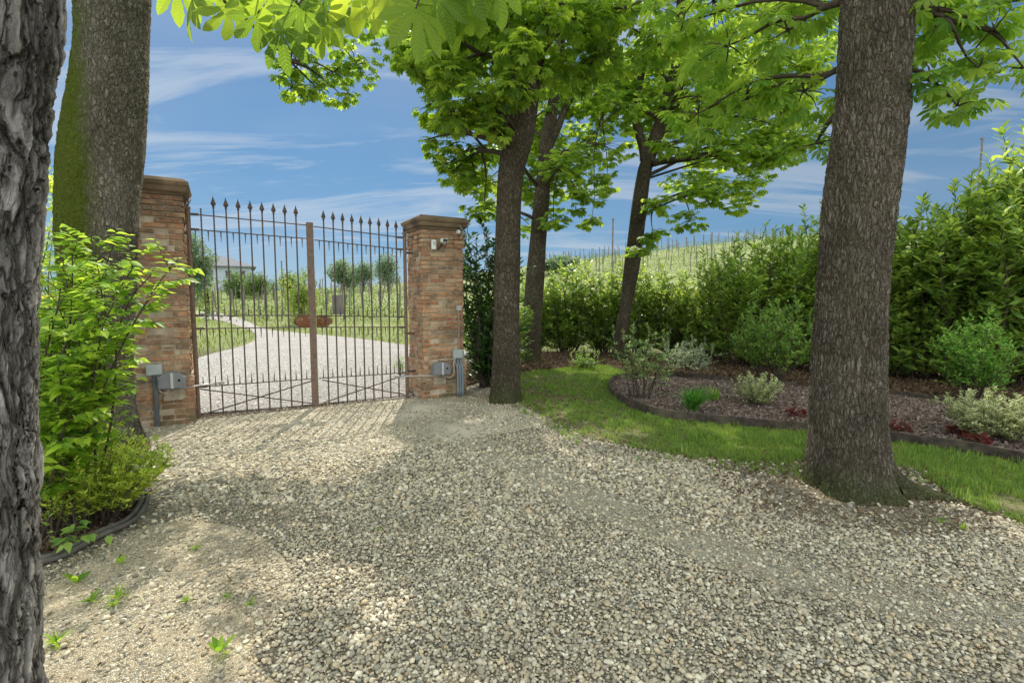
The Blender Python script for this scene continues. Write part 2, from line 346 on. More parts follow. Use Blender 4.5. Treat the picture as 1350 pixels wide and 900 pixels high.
# ground sheet
TR = smooth(pl([(500, 548), (575, 562), (660, 600), (770, 655), (930, 720), (1130, 775), (1400, 830)]))
def ground_mat():
    N = NT('field_ground'); o = N.n('TexCoord').outputs['Object']
    a = N.noise(o, .25, 6, .6); b = N.noise(o, 6, 6, .7)
    c = N.mix(N.ramp(a, [(.35, 0), (.65, 1)]), (.19, .23, .08), (.31, .34, .17)); c = N.mix(N.ramp(b, [(.4, 0), (.75, .7)]), c, (.08, .12, .025))
    y = N.n('SeparateXYZ', {0: o}).outputs['Y']
    near = N.n('MapRange', {'Value': y, 'From Min': 13.0, 'From Max': 16.0, 'To Min': 1.0, 'To Max': 0.0}).outputs[0]
    c = N.mix(near, c, (.11, .085, .06))
    bp = N.n('Bump', {'Height': N.noise(o, 12, 5, .7), 'Strength': .8, 'Distance': .1}).outputs[0]
    return N.finish(bsdf(N, c, .95, .1, normal=bp))
ys = np.unique(np.concatenate([np.linspace(-40, 20, 16), np.linspace(20, 110, 60), np.geomspace(110, 2500, 26)]))
xs = np.unique(np.concatenate([np.linspace(-140, 140, 90), -np.geomspace(150, 2500, 14), np.geomspace(150, 2500, 14)]))
X, Y = np.meshgrid(xs, ys); Z = H(X, Y) - .012
m = MB(); nx, ny = len(xs), len(ys); i = np.arange(ny - 1)[:, None] * nx; j = np.arange(nx - 1)[None]
m.add(np.stack([X, Y, Z], -1).reshape(-1, 3), np.stack([i + j, i + j + 1, i + nx + j + 1, i + nx + j], -1).reshape(-1, 4))
tag(m.build('ground', ground_mat(), smooth=True), kind='structure')
def sheet(name, poly, mat_, z, step=.25, rough=0.0):
    from mathutils.geometry import tessellate_polygon
    t = tessellate_polygon([[Vector((p[0], p[1], 0)) for p in poly]])
    m = MB(); m.add(np.column_stack([poly, H(poly[:, 0], poly[:, 1]) + z]), np.array([list(a) for a in t]))
    return tag(m.build(name, mat_), kind='structure')
def gravel_mat(name, cols, scale, tint=(.30, .25, .19), dusty=.4, fine=True):
    N = NT(name); o = N.n('TexCoord').outputs['Object']
    v = N.n('TexVoronoi', {'Vector': o, 'Scale': scale}); e = N.n('TexVoronoi', {'Vector': o, 'Scale': scale}, feature='DISTANCE_TO_EDGE').outputs['Distance']
    r = N.n('SeparateColor', {0: v.outputs['Color']}).outputs[0]
    c = N.ramp(r, [(k / (len(cols) - 1), q) for k, q in enumerate(cols)]); c = N.mix(N.ramp(e, [(0, .85), (.15, 0)]), c, tuple(x * .25 for x in tint))
    c = N.mix(N.ramp(N.noise(o, 1.2, 6, .65), [(.42, 0), (.62, dusty)]), c, tint)
    b = N.n('Bump', {'Height': N.ramp(e, [(0, 0), (.3, 1)]), 'Strength': .9, 'Distance': .6 / scale}).outputs[0]
    return N.finish(bsdf(N, c, .9, .2, normal=b))
COLS = [(.13, .12, .10), (.50, .45, .35), (.27, .26, .235), (.66, .60, .49), (.19, .20, .20), (.54, .44, .30), (.38, .355, .30), (.76, .71, .62), (.48, .44, .35), (.085, .085, .08)]
COLS = [(min(.85, a * 1.16), min(.84, b * 1.13), c * 1.04) for a, b, c in COLS]
GM = gravel_mat('gravel_bed', COLS, 60, (.17, .14, .10), dusty=.6)
DRIVE = np.array([[-7, -6], [9, -6], [11, 2.2], *LAWN_LO[::-1].tolist(), [-.9, 8.2], R0[:2].tolist(), L0[:2].tolist(), [-5.2, 5.6], [-7, 5.4]])
sheet('driveway', DRIVE, GM, 0.0)
WORN = smooth(np.array([G(40, 790)[:2], G(110, 740)[:2], G(210, 690)[:2], G(330, 700)[:2], G(390, 770)[:2], G(330, 860)[:2], G(420, 960)[:2], G(200, 1100)[:2], [-2.4, 1.2], [-2.9, 2.2]])); sheet('worn_dirt', WORN, gravel_mat('dusty_dirt', COLS[3:], 110, (.64, .51, .35), dusty=.6), .0035)
d_ = unit(np.gradient(TR, axis=0)); n2 = np.column_stack([-d_[:, 1], d_[:, 0]]); wv_ = np.array([.20 + .07 * mn.noise((p[0] * 1.7, p[1] * 1.7, 3)) for p in TR])[:, None]
sheet('wheel_track', np.concatenate([TR + n2 * wv_, (TR - n2 * wv_)[::-1]]), gravel_mat('packed_fines', COLS[3:], 100, (.46, .42, .33), dusty=.7), .003)
APRON = smooth(np.array([[-5.1, 5.3], [-4.2, 4.6], [-3.0, 4.2], [-1.8, 4.5], [-.6, 5.2], [.4, 6.0], [.7, 6.9], [-.2, 7.3], [-.9, 7.9], R0[:2] - [0, .1], L0[:2] - [0, .1], [-4.9, 5.7]])); sheet('fine_gravel_apron', APRON, gravel_mat('fine_gravel', COLS[3:] + [(.66, .6, .52)], 95, (.74, .66, .53), dusty=.85), .004)  # pale fine gravel, its tint lightened further to stand in for stronger sun
sheet('outer_road', OROAD, gravel_mat('outer_gravel', [(.40, .37, .35), (.62, .58, .55), (.5, .47, .46), (.68, .64, .62)], 30, (.55, .5, .47), .5), .004)
SOIL = simple('lawn_soil', (.11, .13, .045), .95, .45, 22, .1, 0, 1.0, dirt=(.20, .165, .11)); sheet('lawn_soil', LAWN, SOIL, .009)
MUL = simple('mulch_base', (.085, .06, .048), .95, .5, 14, .1, 0, 1.0, dirt=(.16, .125, .11)); sheet('planting_bed', BEDP, MUL, .03)
DSO = simple('dark_soil', (.05, .036, .027), .95, .5, 14, .1, 0, 1.0, dirt=(.09, .065, .045)); sheet('hedge_soil', BEHIND, DSO, .014); sheet('left_bed_soil', LBED, DSO, .012)
# ------------------------------------------------------------------ instanced ground cover
def scatter(name, protos, pts, scl, rotv, idx, label, mat_=None):
    col = bpy.data.collections.new(name + '_sources')
    for p in protos: col.objects.link(p)
    me = bpy.data.meshes.new(name); me.vertices.add(len(pts)); me.vertices.foreach_set('co', np.asarray(pts, np.float32).ravel())
    for nm, ty, d, key in (('scl', 'FLOAT_VECTOR', scl, 'vector'), ('rotv', 'FLOAT_VECTOR', rotv, 'vector'), ('idx', 'INT', idx, 'value')):
        a = me.attributes.new(nm, ty, 'POINT'); a.data.foreach_set(key, np.ascontiguousarray(d).ravel())
    o = bpy.data.objects.new(name, me); COL.objects.link(o)
    ng = bpy.data.node_groups.new(name, 'GeometryNodeTree')
    ng.interface.new_socket('Geometry', in_out='INPUT', socket_type='NodeSocketGeometry'); ng.interface.new_socket('Geometry', in_out='OUTPUT', socket_type='NodeSocketGeometry')
    nn = ng.nodes.new; gi, go, ip, ci = nn('NodeGroupInput'), nn('NodeGroupOutput'), nn('GeometryNodeInstanceOnPoints'), nn('GeometryNodeCollectionInfo')
    ci.inputs['Collection'].default_value = col; ci.inputs['Separate Children'].default_value = True; ci.inputs['Reset Children'].default_value = True
    ip.inputs['Pick Instance'].default_value = True; L = ng.links.new
    def na(nm, ty):
        a = nn('GeometryNodeInputNamedAttribute'); a.data_type = ty; a.inputs['Name'].default_value = nm; return [s_ for s_ in a.outputs if s_.enabled and s_.name == 'Attribute'][0]
    L(gi.outputs[0], ip.inputs['Points']); L(ci.outputs[0], ip.inputs['Instance']); L(na('idx', 'INT'), ip.inputs['Instance Index'])
    L(na('rotv', 'FLOAT_VECTOR'), ip.inputs['Rotation']); L(na('scl', 'FLOAT_VECTOR'), ip.inputs['Scale']); L(ip.outputs[0], go.inputs[0])
    md = o.modifiers.new('scatter', 'NODES'); md.node_group = ng
    return tag(o, label, name.replace('_', ' '), kind='stuff')
def inst_rnd(N): return N.n('ObjectInfo').outputs['Random']
def jitgrid(x0, x1, y0, y1, step):
    gx, gy = np.meshgrid(np.arange(x0, x1, step), np.arange(y0, y1, step)); gx = gx.ravel(); gy = gy.ravel()
    return gx + R.uniform(-.5, .5, len(gx)) * step, gy + R.uniform(-.5, .5, len(gy)) * step
def pebble_mat():
    N = NT('pebble'); r = inst_rnd(N); cols = COLS
    c = N.ramp(r, [(k / (len(cols) - 1), q) for k, q in enumerate(cols)])
    o = N.n('TexCoord').outputs['Object']; c = N.mix(N.ramp(N.noise(o, 3, 5, .7), [(.4, 0), (.8, .5)]), c, (.2, .17, .12))
    g = N.n('NewGeometry').outputs['Position']
    c = N.mix(N.ramp(N.noise(g, .9, 5, .6), [(.45, 0), (.7, .4)]), c, (.36, .30, .22))
    c = N.mix(N.ramp(N.noise(N.n('Mapping', {'Vector': g, 'Location': (9, 4, 0)}).outputs[0], 1.4, 5, .6), [(.5, 0), (.75, .35)]), c, (.12, .12, .11))
    b = N.n('Bump', {'Height': N.noise(o, 8, 4), 'Strength': .25, 'Distance': .05}).outputs[0]
    return N.finish(bsdf(N, c, .75, .25, normal=b))
PEB = pebble_mat(); protos = []
import bmesh
for k in range(9):
    bm = bmesh.new(); bmesh.ops.create_icosphere(bm, subdivisions=2, radius=1)
    sx, sy, sz = random.uniform(.8, 1.35), random.uniform(.7, 1), random.uniform(.4, .7)
    for v in bm.verts:
        d = 1 + .38 * mn.noise(v.co * 1.1 + Vector((k * 7, 0, 0))); v.co = Vector((v.co.x * sx * d, v.co.y * sy * d, v.co.z * sz * d))
    me = bpy.data.meshes.new('pebble'); bm.to_mesh(me); bm.free(); me.materials.append(PEB); me.polygons.foreach_set('use_smooth', [True] * len(me.polygons))
    protos.append(bpy.data.objects.new('pebble', me))
PX, PY, PS = [], [], []
T6B, T3B = G(1122, 652), G(665, 530)
for (x0, x1, y0, y1, st, rad) in ((-3.2, 4.2, 1.2, 4.2, .0156, .0086), (-4.8, 4.8, 2.6, 6.0, .0235, .0132), (-5.2, 5, 4.5, 8.4, .0235, .0100)):
    x, y = jitgrid(x0, x1, y0, y1, st); v = (np.abs(x) < y * 1.02 + .9)
    x, y = x[v], y[v]; yj = y + R.normal(0, .22, len(y)); lo_, hi_ = (y0, y1) if rad < .012 else (y0 + .25, y1) ; v = (yj > {.0086: 0, .0132: 3.4, .0100: 5.0}[rad]) & (yj <= {.0086: 3.4, .0132: 5.0, .0100: 99}[rad]); x, y = x[v], y[v]; n_ = noisemap(x, y, 1.3, 3) * .5
    stz = st; beyond = (np.stack([x, y], -1) - L0[:2]) @ -nv[:2] > .1
    off = R.normal(0, .07, (2, len(x)))
    bad = inpoly(x + off[0], y + off[1], LAWN) | inpoly(x + off[0], y + off[1], LBED) | inpoly(x, y, BEHIND) | inpoly(x, y, BEDP) | beyond | (x > 11 - 0 * y)
    d6 = np.hypot(x - T6B[0], y - T6B[1] - .1); thin = np.clip((d6 - .45) / .5, 0.12, 1)
    dl = np.clip((x - (-1.45 - .12 * (y - 2))) / .8 + .5 + n_ * 1.6, .18, 1); thin = np.where(y < 3.6, thin * dl, thin)
    gz_ = np.clip(1.1 - np.clip((y - 4.6) / 1.4, 0, 1) * np.clip((.4 - x) / 1.2, 0, 1) * .75 + n_, .12, 1); thin = thin * gz_
    dt = np.min(np.hypot(x[:, None] - TR[None, ::2, 0], y[:, None] - TR[None, ::2, 1]), axis=1); thin = thin * np.clip(.42 + (dt - .1 + n_ * .2) / .35, .42, 1)
    keep = ~bad & (R.random(len(x)) < thin * (1 - .25 * (n_ > .17)))
    x, y = x[keep], y[keep]; PX.append(x); PY.append(y); PS.append(rad * np.clip(R.lognormal(0, .36, len(x)), .4, 1.9))
x, y, s_ = map(np.concatenate, (PX, PY, PS)); n_ = len(x)
scatter('gravel_stones', protos, np.column_stack([x, y, R.uniform(.001, .012, n_)]), s_[:, None] * R.uniform(.85, 1.15, (n_, 3)),
        np.column_stack([R.normal(0, .35, n_), R.normal(0, .35, n_), R.uniform(0, 6.28, n_)]), R.integers(0, 9, n_).astype(np.int32), 'loose rounded grey and beige gravel stones covering the driveway')
NPEB = n_
# beyond the gate: coarser, paler stones
OPEB = simple('pale_stone', (.55, .52, .5), .8, .25, 3); op = []
for p in protos[:4]:
    me = p.data.copy(); me.materials.clear(); me.materials.append(OPEB); op.append(bpy.data.objects.new('pale_pebble', me))
x, y = jitgrid(-8, 0, 6, 13, .06); bd = (np.stack([x, y], -1) - L0[:2]) @ -nv[:2]
k = inpoly(x, y, OROAD) & (bd > .05); x, y = x[k], y[k]; n_ = len(x)
scatter('outer_gravel_stones', op, np.column_stack([x, y, np.full(n_, .006)]), (.02 * R.lognormal(0, .25, n_))[:, None] * np.ones((1, 3)),
        np.column_stack([R.normal(0, .3, n_), R.normal(0, .3, n_), R.uniform(0, 6.28, n_)]), R.integers(0, 4, n_).astype(np.int32), 'pale gravel stones on the track beyond the gate')
# mulch and litter
def chip_mat(name, cols):
    N = NT(name); return N.finish(bsdf(N, N.ramp(inst_rnd(N), [(k / (len(cols) - 1), q) for k, q in enumerate(cols)]), .9, .15))
CHM = chip_mat('bark_chip', [(.05, .035, .028), (.15, .10, .08), (.28, .22, .20), (.09, .06, .045), (.20, .15, .13), (.36, .31, .29)])
LIT = chip_mat('dead_leaf', [(.045, .03, .02), (.12, .075, .04), (.2, .13, .08), (.07, .045, .03), (.26, .2, .14)])
def chips(mat_, n, curl):
    out = []
    for k in range(n):
        m = MB(); L_, w = random.uniform(.7, 1.3), random.uniform(.25, .5)
        g = np.array([[a, b, curl * (a * a) * .5 + curl * random.uniform(-.2, .2)] for a in (-L_, 0, L_) for b in (-w * random.uniform(.5, 1), w * random.uniform(.5, 1))])
        g2 = g - [0, 0, .18]; m.add(np.concatenate([g, g2]), [[0, 2, 3, 1], [2, 4, 5, 3], [6, 7, 9, 8], [8, 9, 11, 10], [0, 1, 7, 6], [4, 10, 11, 5], [0, 6, 8, 2], [2, 8, 10, 4], [1, 3, 9, 7], [3, 5, 11, 9]])
        out.append(m.build('chip', mat_, link=False))
    return out
def ground_scatter(name, protos, poly, step, size, label, z=.02, keepf=None, tilt=.35):
    a, b = poly.min(0), poly.max(0); x, y = jitgrid(a[0], b[0], a[1], b[1], step); k = inpoly(x, y, poly) & (np.abs(x) < y * 1.15 + .6)
    if keepf is not None: k &= keepf(x, y)
    x, y = x[k], y[k]; n = len(x)
    return scatter(name, protos, np.column_stack([x, y, np.full(n, z) + R.uniform(-.005, .01, n)]), (size * R.lognormal(0, .3, n))[:, None] * np.ones((1, 3)),
                   np.column_stack([R.normal(0, tilt, n), R.normal(0, tilt, n), R.uniform(0, 6.28, n)]), R.integers(0, len(protos), n).astype(np.int32), label)
ground_scatter('bark_mulch', chips(CHM, 6, .3), BEDP, .028, .021, 'brown and greyish bark mulch chips covering the planting bed', .038)
ground_scatter('leaf_litter', chips(LIT, 6, .9), BEHIND, .05, .028, 'dark brown dead leaves lying under the hedge', .02)
ground_scatter('bed_litter', chips(LIT, 5, .9), LBED, .045, .02, 'dark leaf litter under the left shrubs', .02)
def tuft(mat_, nb, ln, spread, wid=1.0, name='tuft'):
    m = MB(); a = R.uniform(0, 6.28, nb); tl = R.uniform(.1, .9, nb) * spread; d = np.stack([np.cos(a) * tl, np.sin(a) * tl, np.ones(nb)], -1)
    pos = np.column_stack([R.normal(0, .012, nb), R.normal(0, .012, nb), np.zeros(nb)]); up = np.stack([np.cos(a), np.sin(a), .3 + 0 * a], -1) * -1
    v, t, lu, lv = LF_GRASS; put_leaves(m, (v * [wid, 1, 1], t, lu, lv), pos, d, -up, R.uniform(.5, 1, nb) * ln); return m.build(name, mat_, link=False)
ann = np.array([[T6B[0] + 1.0 * math.cos(a), T6B[1] + .1 + .8 * math.sin(a)] for a in np.linspace(0, 6.28, 24)])
ground_scatter('tree_litter', chips(LIT, 5, .8), ann, .038, .0115, 'small dry leaf and bark bits around the thick trunk', .01)
ann = np.array([[T3B[0] + 1.5 * math.cos(a) + .6, T3B[1] + .9 * math.sin(a) + .3] for a in np.linspace(0, 6.28, 24)])
ground_scatter('shade_litter', chips(LIT, 5, .8), ann, .05, .012, 'small dry leaf bits around the slim marked trunk', .01, lambda x, y: R.random(len(x)) < np.exp(-((x - T3B[0] - .6) ** 2 / 1.2 + (y - T3B[1] - .3) ** 2 / .4)))
ground_scatter('lawn_litter', chips(LIT, 4, .8), LAWN, .05, .010, 'small dry bits lying in the thin lawn', .012)
LT = [tuft(M_GRS, 18, .042, 1.2, 1.6) for _ in range(5)]
def lawnkeep(x, y):
    n = .6 * noisemap(x, y, 1.6, 11) + .5 * noisemap(x, y, 6, 2); left = np.clip((x - .7) / 1.5, 0, 1); d6 = np.hypot(x - T6B[0] - .1, y - T6B[1])
    pathy = np.clip((y - 0) * 0 + (x - 3.1) * 2, 0, 1) * np.clip((3.75 - y + .15 * x) * 1.5, 0, 1)
    return (R.random(len(x)) < np.clip(.10 + .9 * left + n * (1.3 - left), .08, 1) * np.clip((d6 - .35) / .35, 0.05, 1)) & (n > -.75 + .9 * pathy)
ground_scatter('lawn_grass', LT, LAWN, .033, 1.0, 'short green grass of the lawn strip between gravel and planting bed', .0, lawnkeep, .12)
ground_scatter('fallen_bits', chips(LIT, 5, .9), np.array([[-3.5, 1.5], [4.5, 1.5], [3.4, 4.6], [.3, 7], [-3.6, 6]]), .17, .0095, 'scattered dry leaf bits lying on the gravel', .028)
EB = np.concatenate([LAWN_LO + [0, .12], (LAWN_LO - [.04, .42])[::-1]])
ground_scatter('edge_grass', LT, EB, .06, .8, 'sparse grass tufts straying from the lawn into the gravel', .0, lambda x, y: noisemap(x, y, 2.3, 31) + R.normal(0, .18, len(x)) > .12, .15)
ground_scatter('edge_litter', chips(LIT, 4, .8), EB, .042, .010, 'small dry bits along the ragged lawn edge', .012, lambda x, y: R.random(len(x)) < .5)
FT = [tuft(M_FGR, 14, .35, .8, 1.3) for _ in range(4)]
x, y = jitgrid(-34, 8, 7, 40, .30); bd = (np.stack([x, y], -1) - L0[:2]) @ -nv[:2]
k = (bd > .5) & ~inpoly(x, y, OROAD) & (np.abs(x) < y * .95 + 1) & ~((x > -1.5) & (y < 14)); x, y = x[k], y[k]; n_ = len(x)
scatter('field_grass', FT, np.column_stack([x, y, H(x, y)]), R.uniform(.18, .55, n_)[:, None] * np.ones((1, 3)), np.column_stack([0 * x, 0 * x, R.uniform(0, 6.28, n_)]), R.integers(0, 4, n_).astype(np.int32), 'yellow green meadow grass beyond the gate')
# weeds sprouting in the gravel (few, single plants)
# ------------------------------------------------------------------ brick pillars
def brick_mat():
    N = NT('old_brick'); o = N.n('TexCoord').outputs['Object']; r = N.n('Attribute', attribute_name='rnd').outputs['Fac']
    c = N.ramp(r, [(0, (.34, .12, .055)), (.2, (.52, .215, .10)), (.4, (.60, .32, .16)), (.58, (.48, .33, .20)), (.75, (.40, .18, .09)), (.9, (.64, .44, .28)), (1, (.16, .11, .08))])
    c = N.mix(N.ramp(N.noise(o, 26, 6, .7), [(.40, 0), (.66, .85)]), c, (.47, .39, .28))
    c = N.mix(N.ramp(N.noise(o, 3.5, 6, .7), [(.44, 0), (.62, .7)]), c, (.13, .10, .07))
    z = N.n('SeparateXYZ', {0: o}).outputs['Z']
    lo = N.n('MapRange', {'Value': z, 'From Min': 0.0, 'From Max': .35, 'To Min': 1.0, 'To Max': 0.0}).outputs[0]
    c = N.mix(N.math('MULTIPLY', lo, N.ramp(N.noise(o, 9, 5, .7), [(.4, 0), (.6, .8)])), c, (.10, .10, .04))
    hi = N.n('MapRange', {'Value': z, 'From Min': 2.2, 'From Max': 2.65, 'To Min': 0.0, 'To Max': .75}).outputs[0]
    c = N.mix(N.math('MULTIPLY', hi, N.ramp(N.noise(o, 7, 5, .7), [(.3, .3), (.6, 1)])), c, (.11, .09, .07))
    b = N.n('Bump', {'Height': N.noise(o, 55, 6, .75), 'Strength': .9, 'Distance': .012}).outputs[0]
    b = N.n('Bump', {'Height': N.noise(o, 14, 3), 'Strength': .6, 'Distance': .02, 'Normal': b}).outputs[0]
    return N.finish(bsdf(N, c, .95, .12, normal=b))
BRICK = brick_mat(); MORT = simple('lime_mortar', (.50, .42, .32), .95, .3, 20, .1, 0, 1, dirt=(.30, .24, .17)); CAPM = simple('weathered_cap', (.22, .16, .10), .9, .4, 9, .15, 0, .9, dirt=(.075, .06, .045))
def pillar(corner, cside, label, top, wb=.72, ws=.66):
    base = np.array([*corner[:2], 0.]) + gv * wb / 2 * (1 if cside == 'l' else -1) - nv * wb / 2
    root = thing('gate_pillar', label, 'pillar', base, GA, 'brick gate pillars')
    m = MB(); co = MB(); H_ = top - .20; zc = 0; k = 0; ch = .064
    co.box((0, 0, H_ / 2), (ws / 2 - .016, ws / 2 - .016, H_ / 2)); co.box((0, 0, .29), (wb / 2 - .016, wb / 2 - .016, .29))
    while zc < H_ - .02:
        w = wb if zc < .56 else ws + (.018 if (k % 8 in (0,)) else 0) + random.uniform(-.004, .004)
        if zc > H_ - .26: w = ws + .03
        for side in range(4):
            M = rotz(side * PI / 2); x = -w / 2; first = True
            while x < w / 2 - .02:
                L_ = (.125 if (k + side) % 2 else .25) if first else random.choice([.25, .25, .13]); first = False
                L_ = min(L_, w / 2 - x);
                if w / 2 - (x + L_) < .05: L_ = w / 2 - x
                er = random.uniform(0, .009) if random.random() > .22 else random.uniform(.009, .026)
                end = (x + L_ >= w / 2 - .001)
                hx = (L_ - .009) / 2
                m.box(M @ np.array([x + L_ / 2, -w / 2 + .045 + er, zc + ch / 2]), (hx if not end else hx - .0, .045, (ch - random.uniform(.009, .014)) / 2), M, jit=.0045, rnd=random.random() ** 1.1)
                x += L_
        zc += ch; k += 1
    co.build('mortar_core', MORT, root); m.build('brickwork', BRICK, root, bevel=.006)
    c = MB(); prof = [(H_, .0), (H_ + .035, .015), (H_ + .05, .045), (H_ + .10, .05), (H_ + .12, .072), (H_ + .158, .076), (H_ + .17, .06), (top, .02)]
    V = []
    for z, o in prof:
        q = ws / 2 + o; V += [[-q, -q, z], [q, -q, z], [q, q, z], [-q, q, z]]
    V = np.array(V) + R.uniform(-.004, .004, (len(V), 3)); fs = [[4 * i + j, 4 * i + (j + 1) % 4, 4 * i + 4 + (j + 1) % 4, 4 * i + 4 + j] for i in range(len(prof) - 1) for j in range(4)] + [[0, 3, 2, 1], [len(V) - 4, len(V) - 3, len(V) - 2, len(V) - 1]]
    c.add(V, fs); c.build('capstone', CAPM, root, bevel=.008)
    return root, base, wb, ws
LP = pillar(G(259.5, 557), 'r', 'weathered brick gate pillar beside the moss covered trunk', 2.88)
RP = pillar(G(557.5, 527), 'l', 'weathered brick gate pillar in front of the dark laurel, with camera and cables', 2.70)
def onface(pil, px, py, out=0.0):            # local (x, z) on the front face of a pillar under a pixel
    _, b, wb, ws = pil; r = ray(px, py); o = b + nv * (ws / 2 + out); t = ((o - np.array([0, 0, EYE])) @ nv) / (r @ nv); p = np.array([0, 0, EYE]) + r * t
    return float((p - b) @ gv), float(p[2])
def facething(pil, name, label, cat, px, py, group=None):
    x, z = onface(pil, px, py); _, b, wb, ws = pil; w = wb if z < .58 else ws
    return thing(name, label, cat, b + gv * x + nv * (w / 2 + .006) + np.array([0, 0, z]), GA, group)
def opener(pil, px, py, label, sgn, armpx):
    t = facething(pil, 'gate_opener', label, 'gate opener', px, py, 'electric gate openers')
    m = MB(); m.box((0, -.006, -.16), (.10, .006, .09)); m.build('mounting_plate', simple('mount_plate', (.36, .31, .24), .8, .3, 12), t, bevel=.002)
    m = MB(); w, h, d = .135, .095, .085; q = [(-1, -1), (-.99, .35), (-.6, .85), (.0, 1), (.6, .85), (.99, .35), (1, -1)]
    V = [[a * w, -y_, b * h] for y_ in (.002, d * 1.6) for a, b in q]; n = len(q)
    m.add(V, [np.array([[i, (i + 1) % n, n + (i + 1) % n, n + i] for i in range(n)]), np.array([list(range(n))[::-1], list(range(n, 2 * n))])]); m.build('housing', GREYP, t, bevel=.012)
    m = MB(); m.box((0, -d * 1.6 - .004, 0), (.014, .004, .09)); m.build('stripe', STRIPE, t, bevel=.002)
    m = MB(); m.lathe([(0, 0), (.014, 0), (.014, .01), (0, .01)], 12); o = m.build('lock', BLACK, t); o.location = (.07, -d * 1.6 - .001, 0); o.rotation_euler = (PI / 2, 0, 0)
    m = MB(); e = np.array(armpx); k = np.array([.0, -.05, -.115]); m.tube([k, k + (e - k) * .5 + [0, 0, .004], e], .010, 8); m.tube([k + [0, 0, .02], k - [0, 0, .02]], .024, 10); m.build('arm', GALV, t, smooth=True)
    m = MB(); m.box(e, (.03, .012, .02)); m.build('arm_bracket', GALV, t, bevel=.003)
    return t
def jbox(pil, px, py, w, h, label):
    t = facething(pil, 'junction_box', label, 'junction box', px, py); m = MB(); m.box((0, -.03, 0), (w / 2, .03, h / 2)); m.build('casing', LGREY, t, bevel=.006)
    m = MB(); m.box((0, -.064, 0), (w / 2 - .006, .004, h / 2 - .006)); m.build('lid', LGREY, t, bevel=.002); return t
def local(pil, t, wpt):                      # world point into the frame of a wall thing
    d = np.asarray(wpt) - np.array(t.location); return [float(d @ gv), float(-(d @ nv)), float(d[2])]
# left pillar fittings
tl = opener(LP, 228, 499, 'grey gate opener with arm on the pillar beside the mossy trunk', 1, (.5, .1, -.1))
jl = jbox(LP, 204, 487, .155, .12, 'pale green junction box on the pillar beside the mossy trunk')
zb = jl.location.z
m = MB(); m.tube([(0, -.04, -.06), (0, -.04, -zb + .01)], .026, 10); m.build('conduit', PVC, jl, smooth=True)
m = MB(); m.tube(smooth([(.03, -.045, -.06), (.03, -.05, -.2), (.05, -.055, -.26), (.1, -.055, -.27), (.14, -.05, -.22), (.14, -.05, -.16)], 5), .011, 8); m.build('hose', TAUPE, jl, smooth=True)
# right pillar fittings
tr = opener(RP, 578, 484, 'grey gate opener with arm on the pillar in front of the laurel', -1, (-.62, .1, -.1))
jr = jbox(RP, 602, 466, .15, .13, 'pale grey junction box above three conduits on the far pillar')
zb = jr.location.z
for k, dx in enumerate((-.045, 0, .045)):
    m = MB(); m.tube(smooth([(dx, -.035, -.06), (dx, -.035, -.14), (dx * .9 + .02, -.07, -.22), (dx * .9 + .025, -.07, -zb + .01)], 4), .0185, 10); m.build('conduit', PVC, jr, smooth=True)
m = MB(); m.tube(smooth([(-.05, -.04, -.06), (-.08, -.06, -.16), (-.08, -.07, -.28), (-.13, -.07, -.34), (-.2, -.06, -.33), (-.25, -.05, -.27)], 5), .013, 8); m.build('hose', TAUPE, jr, smooth=True)
js = jbox(RP, 603.5, 406, .065, .075, 'small pale connector box at the top of a thin white conduit')
m = MB(); m.tube([(0, -.03, -.035), (0, -.03, -(js.location.z - jr.location.z) + .06)], .011, 8); m.build('conduit', simple('thin_conduit', (.55, .5, .45), .5, .1, 8), js, smooth=True)
t = facething(RP, 'motion_sensor', 'small white motion sensor left of the camera on the far pillar', 'sensor', 570.5, 323)
m = MB(); m.box((0, -.03, 0), (.034, .03, .072)); m.build('casing', WHITE, t, bevel=.014); m = MB(); m.box((0, -.062, .02), (.022, .003, .03)); m.build('lens', LGREY, t, bevel=.003)
t = facething(RP, 'security_camera', 'white security camera with black lens on the far pillar', 'camera', 582, 318)
m = MB(); m.lathe([(0, 0), (.03, 0), (.03, .012), (.012, .016), (.012, .05)], 14); o = m.build('mount', WHITE, t); o.location = (.03, 0, -.02); o.rotation_euler = (PI / 2, 0, 0)
m = MB(); m.box((0, -.09, 0), (.045, .05, .03)); m.build('casing', WHITE, t, bevel=.014); m = MB(); m.box((0, -.142, 0), (.035, .004, .021)); m.build('lens', BLACK, t, bevel=.01)
m = MB(); m.tube(smooth([(.03, -.01, -.03), (-.02, -.012, -.07), (-.05, -.01, -.12), (-.1, -.008, -.1)], 4), .006, 6); m.build('cable', BLACK, t)
t = facething(RP, 'wall_antenna', 'small white antenna bracket high on the far pillar corner', 'antenna', 603, 306)
m = MB(); m.box((0, -.03, .0), (.02, .03, .025)); m.build('bracket', WHITE, t, bevel=.004); m = MB(); m.tube([(-.0, -.07, .09), (.07, -.08, 0), (.01, -.07, -.1)], .006, 6); m.tube([(0, -.05, 0), (.07, -.08, 0)], .006, 6); m.build('aerial', GALV, t)
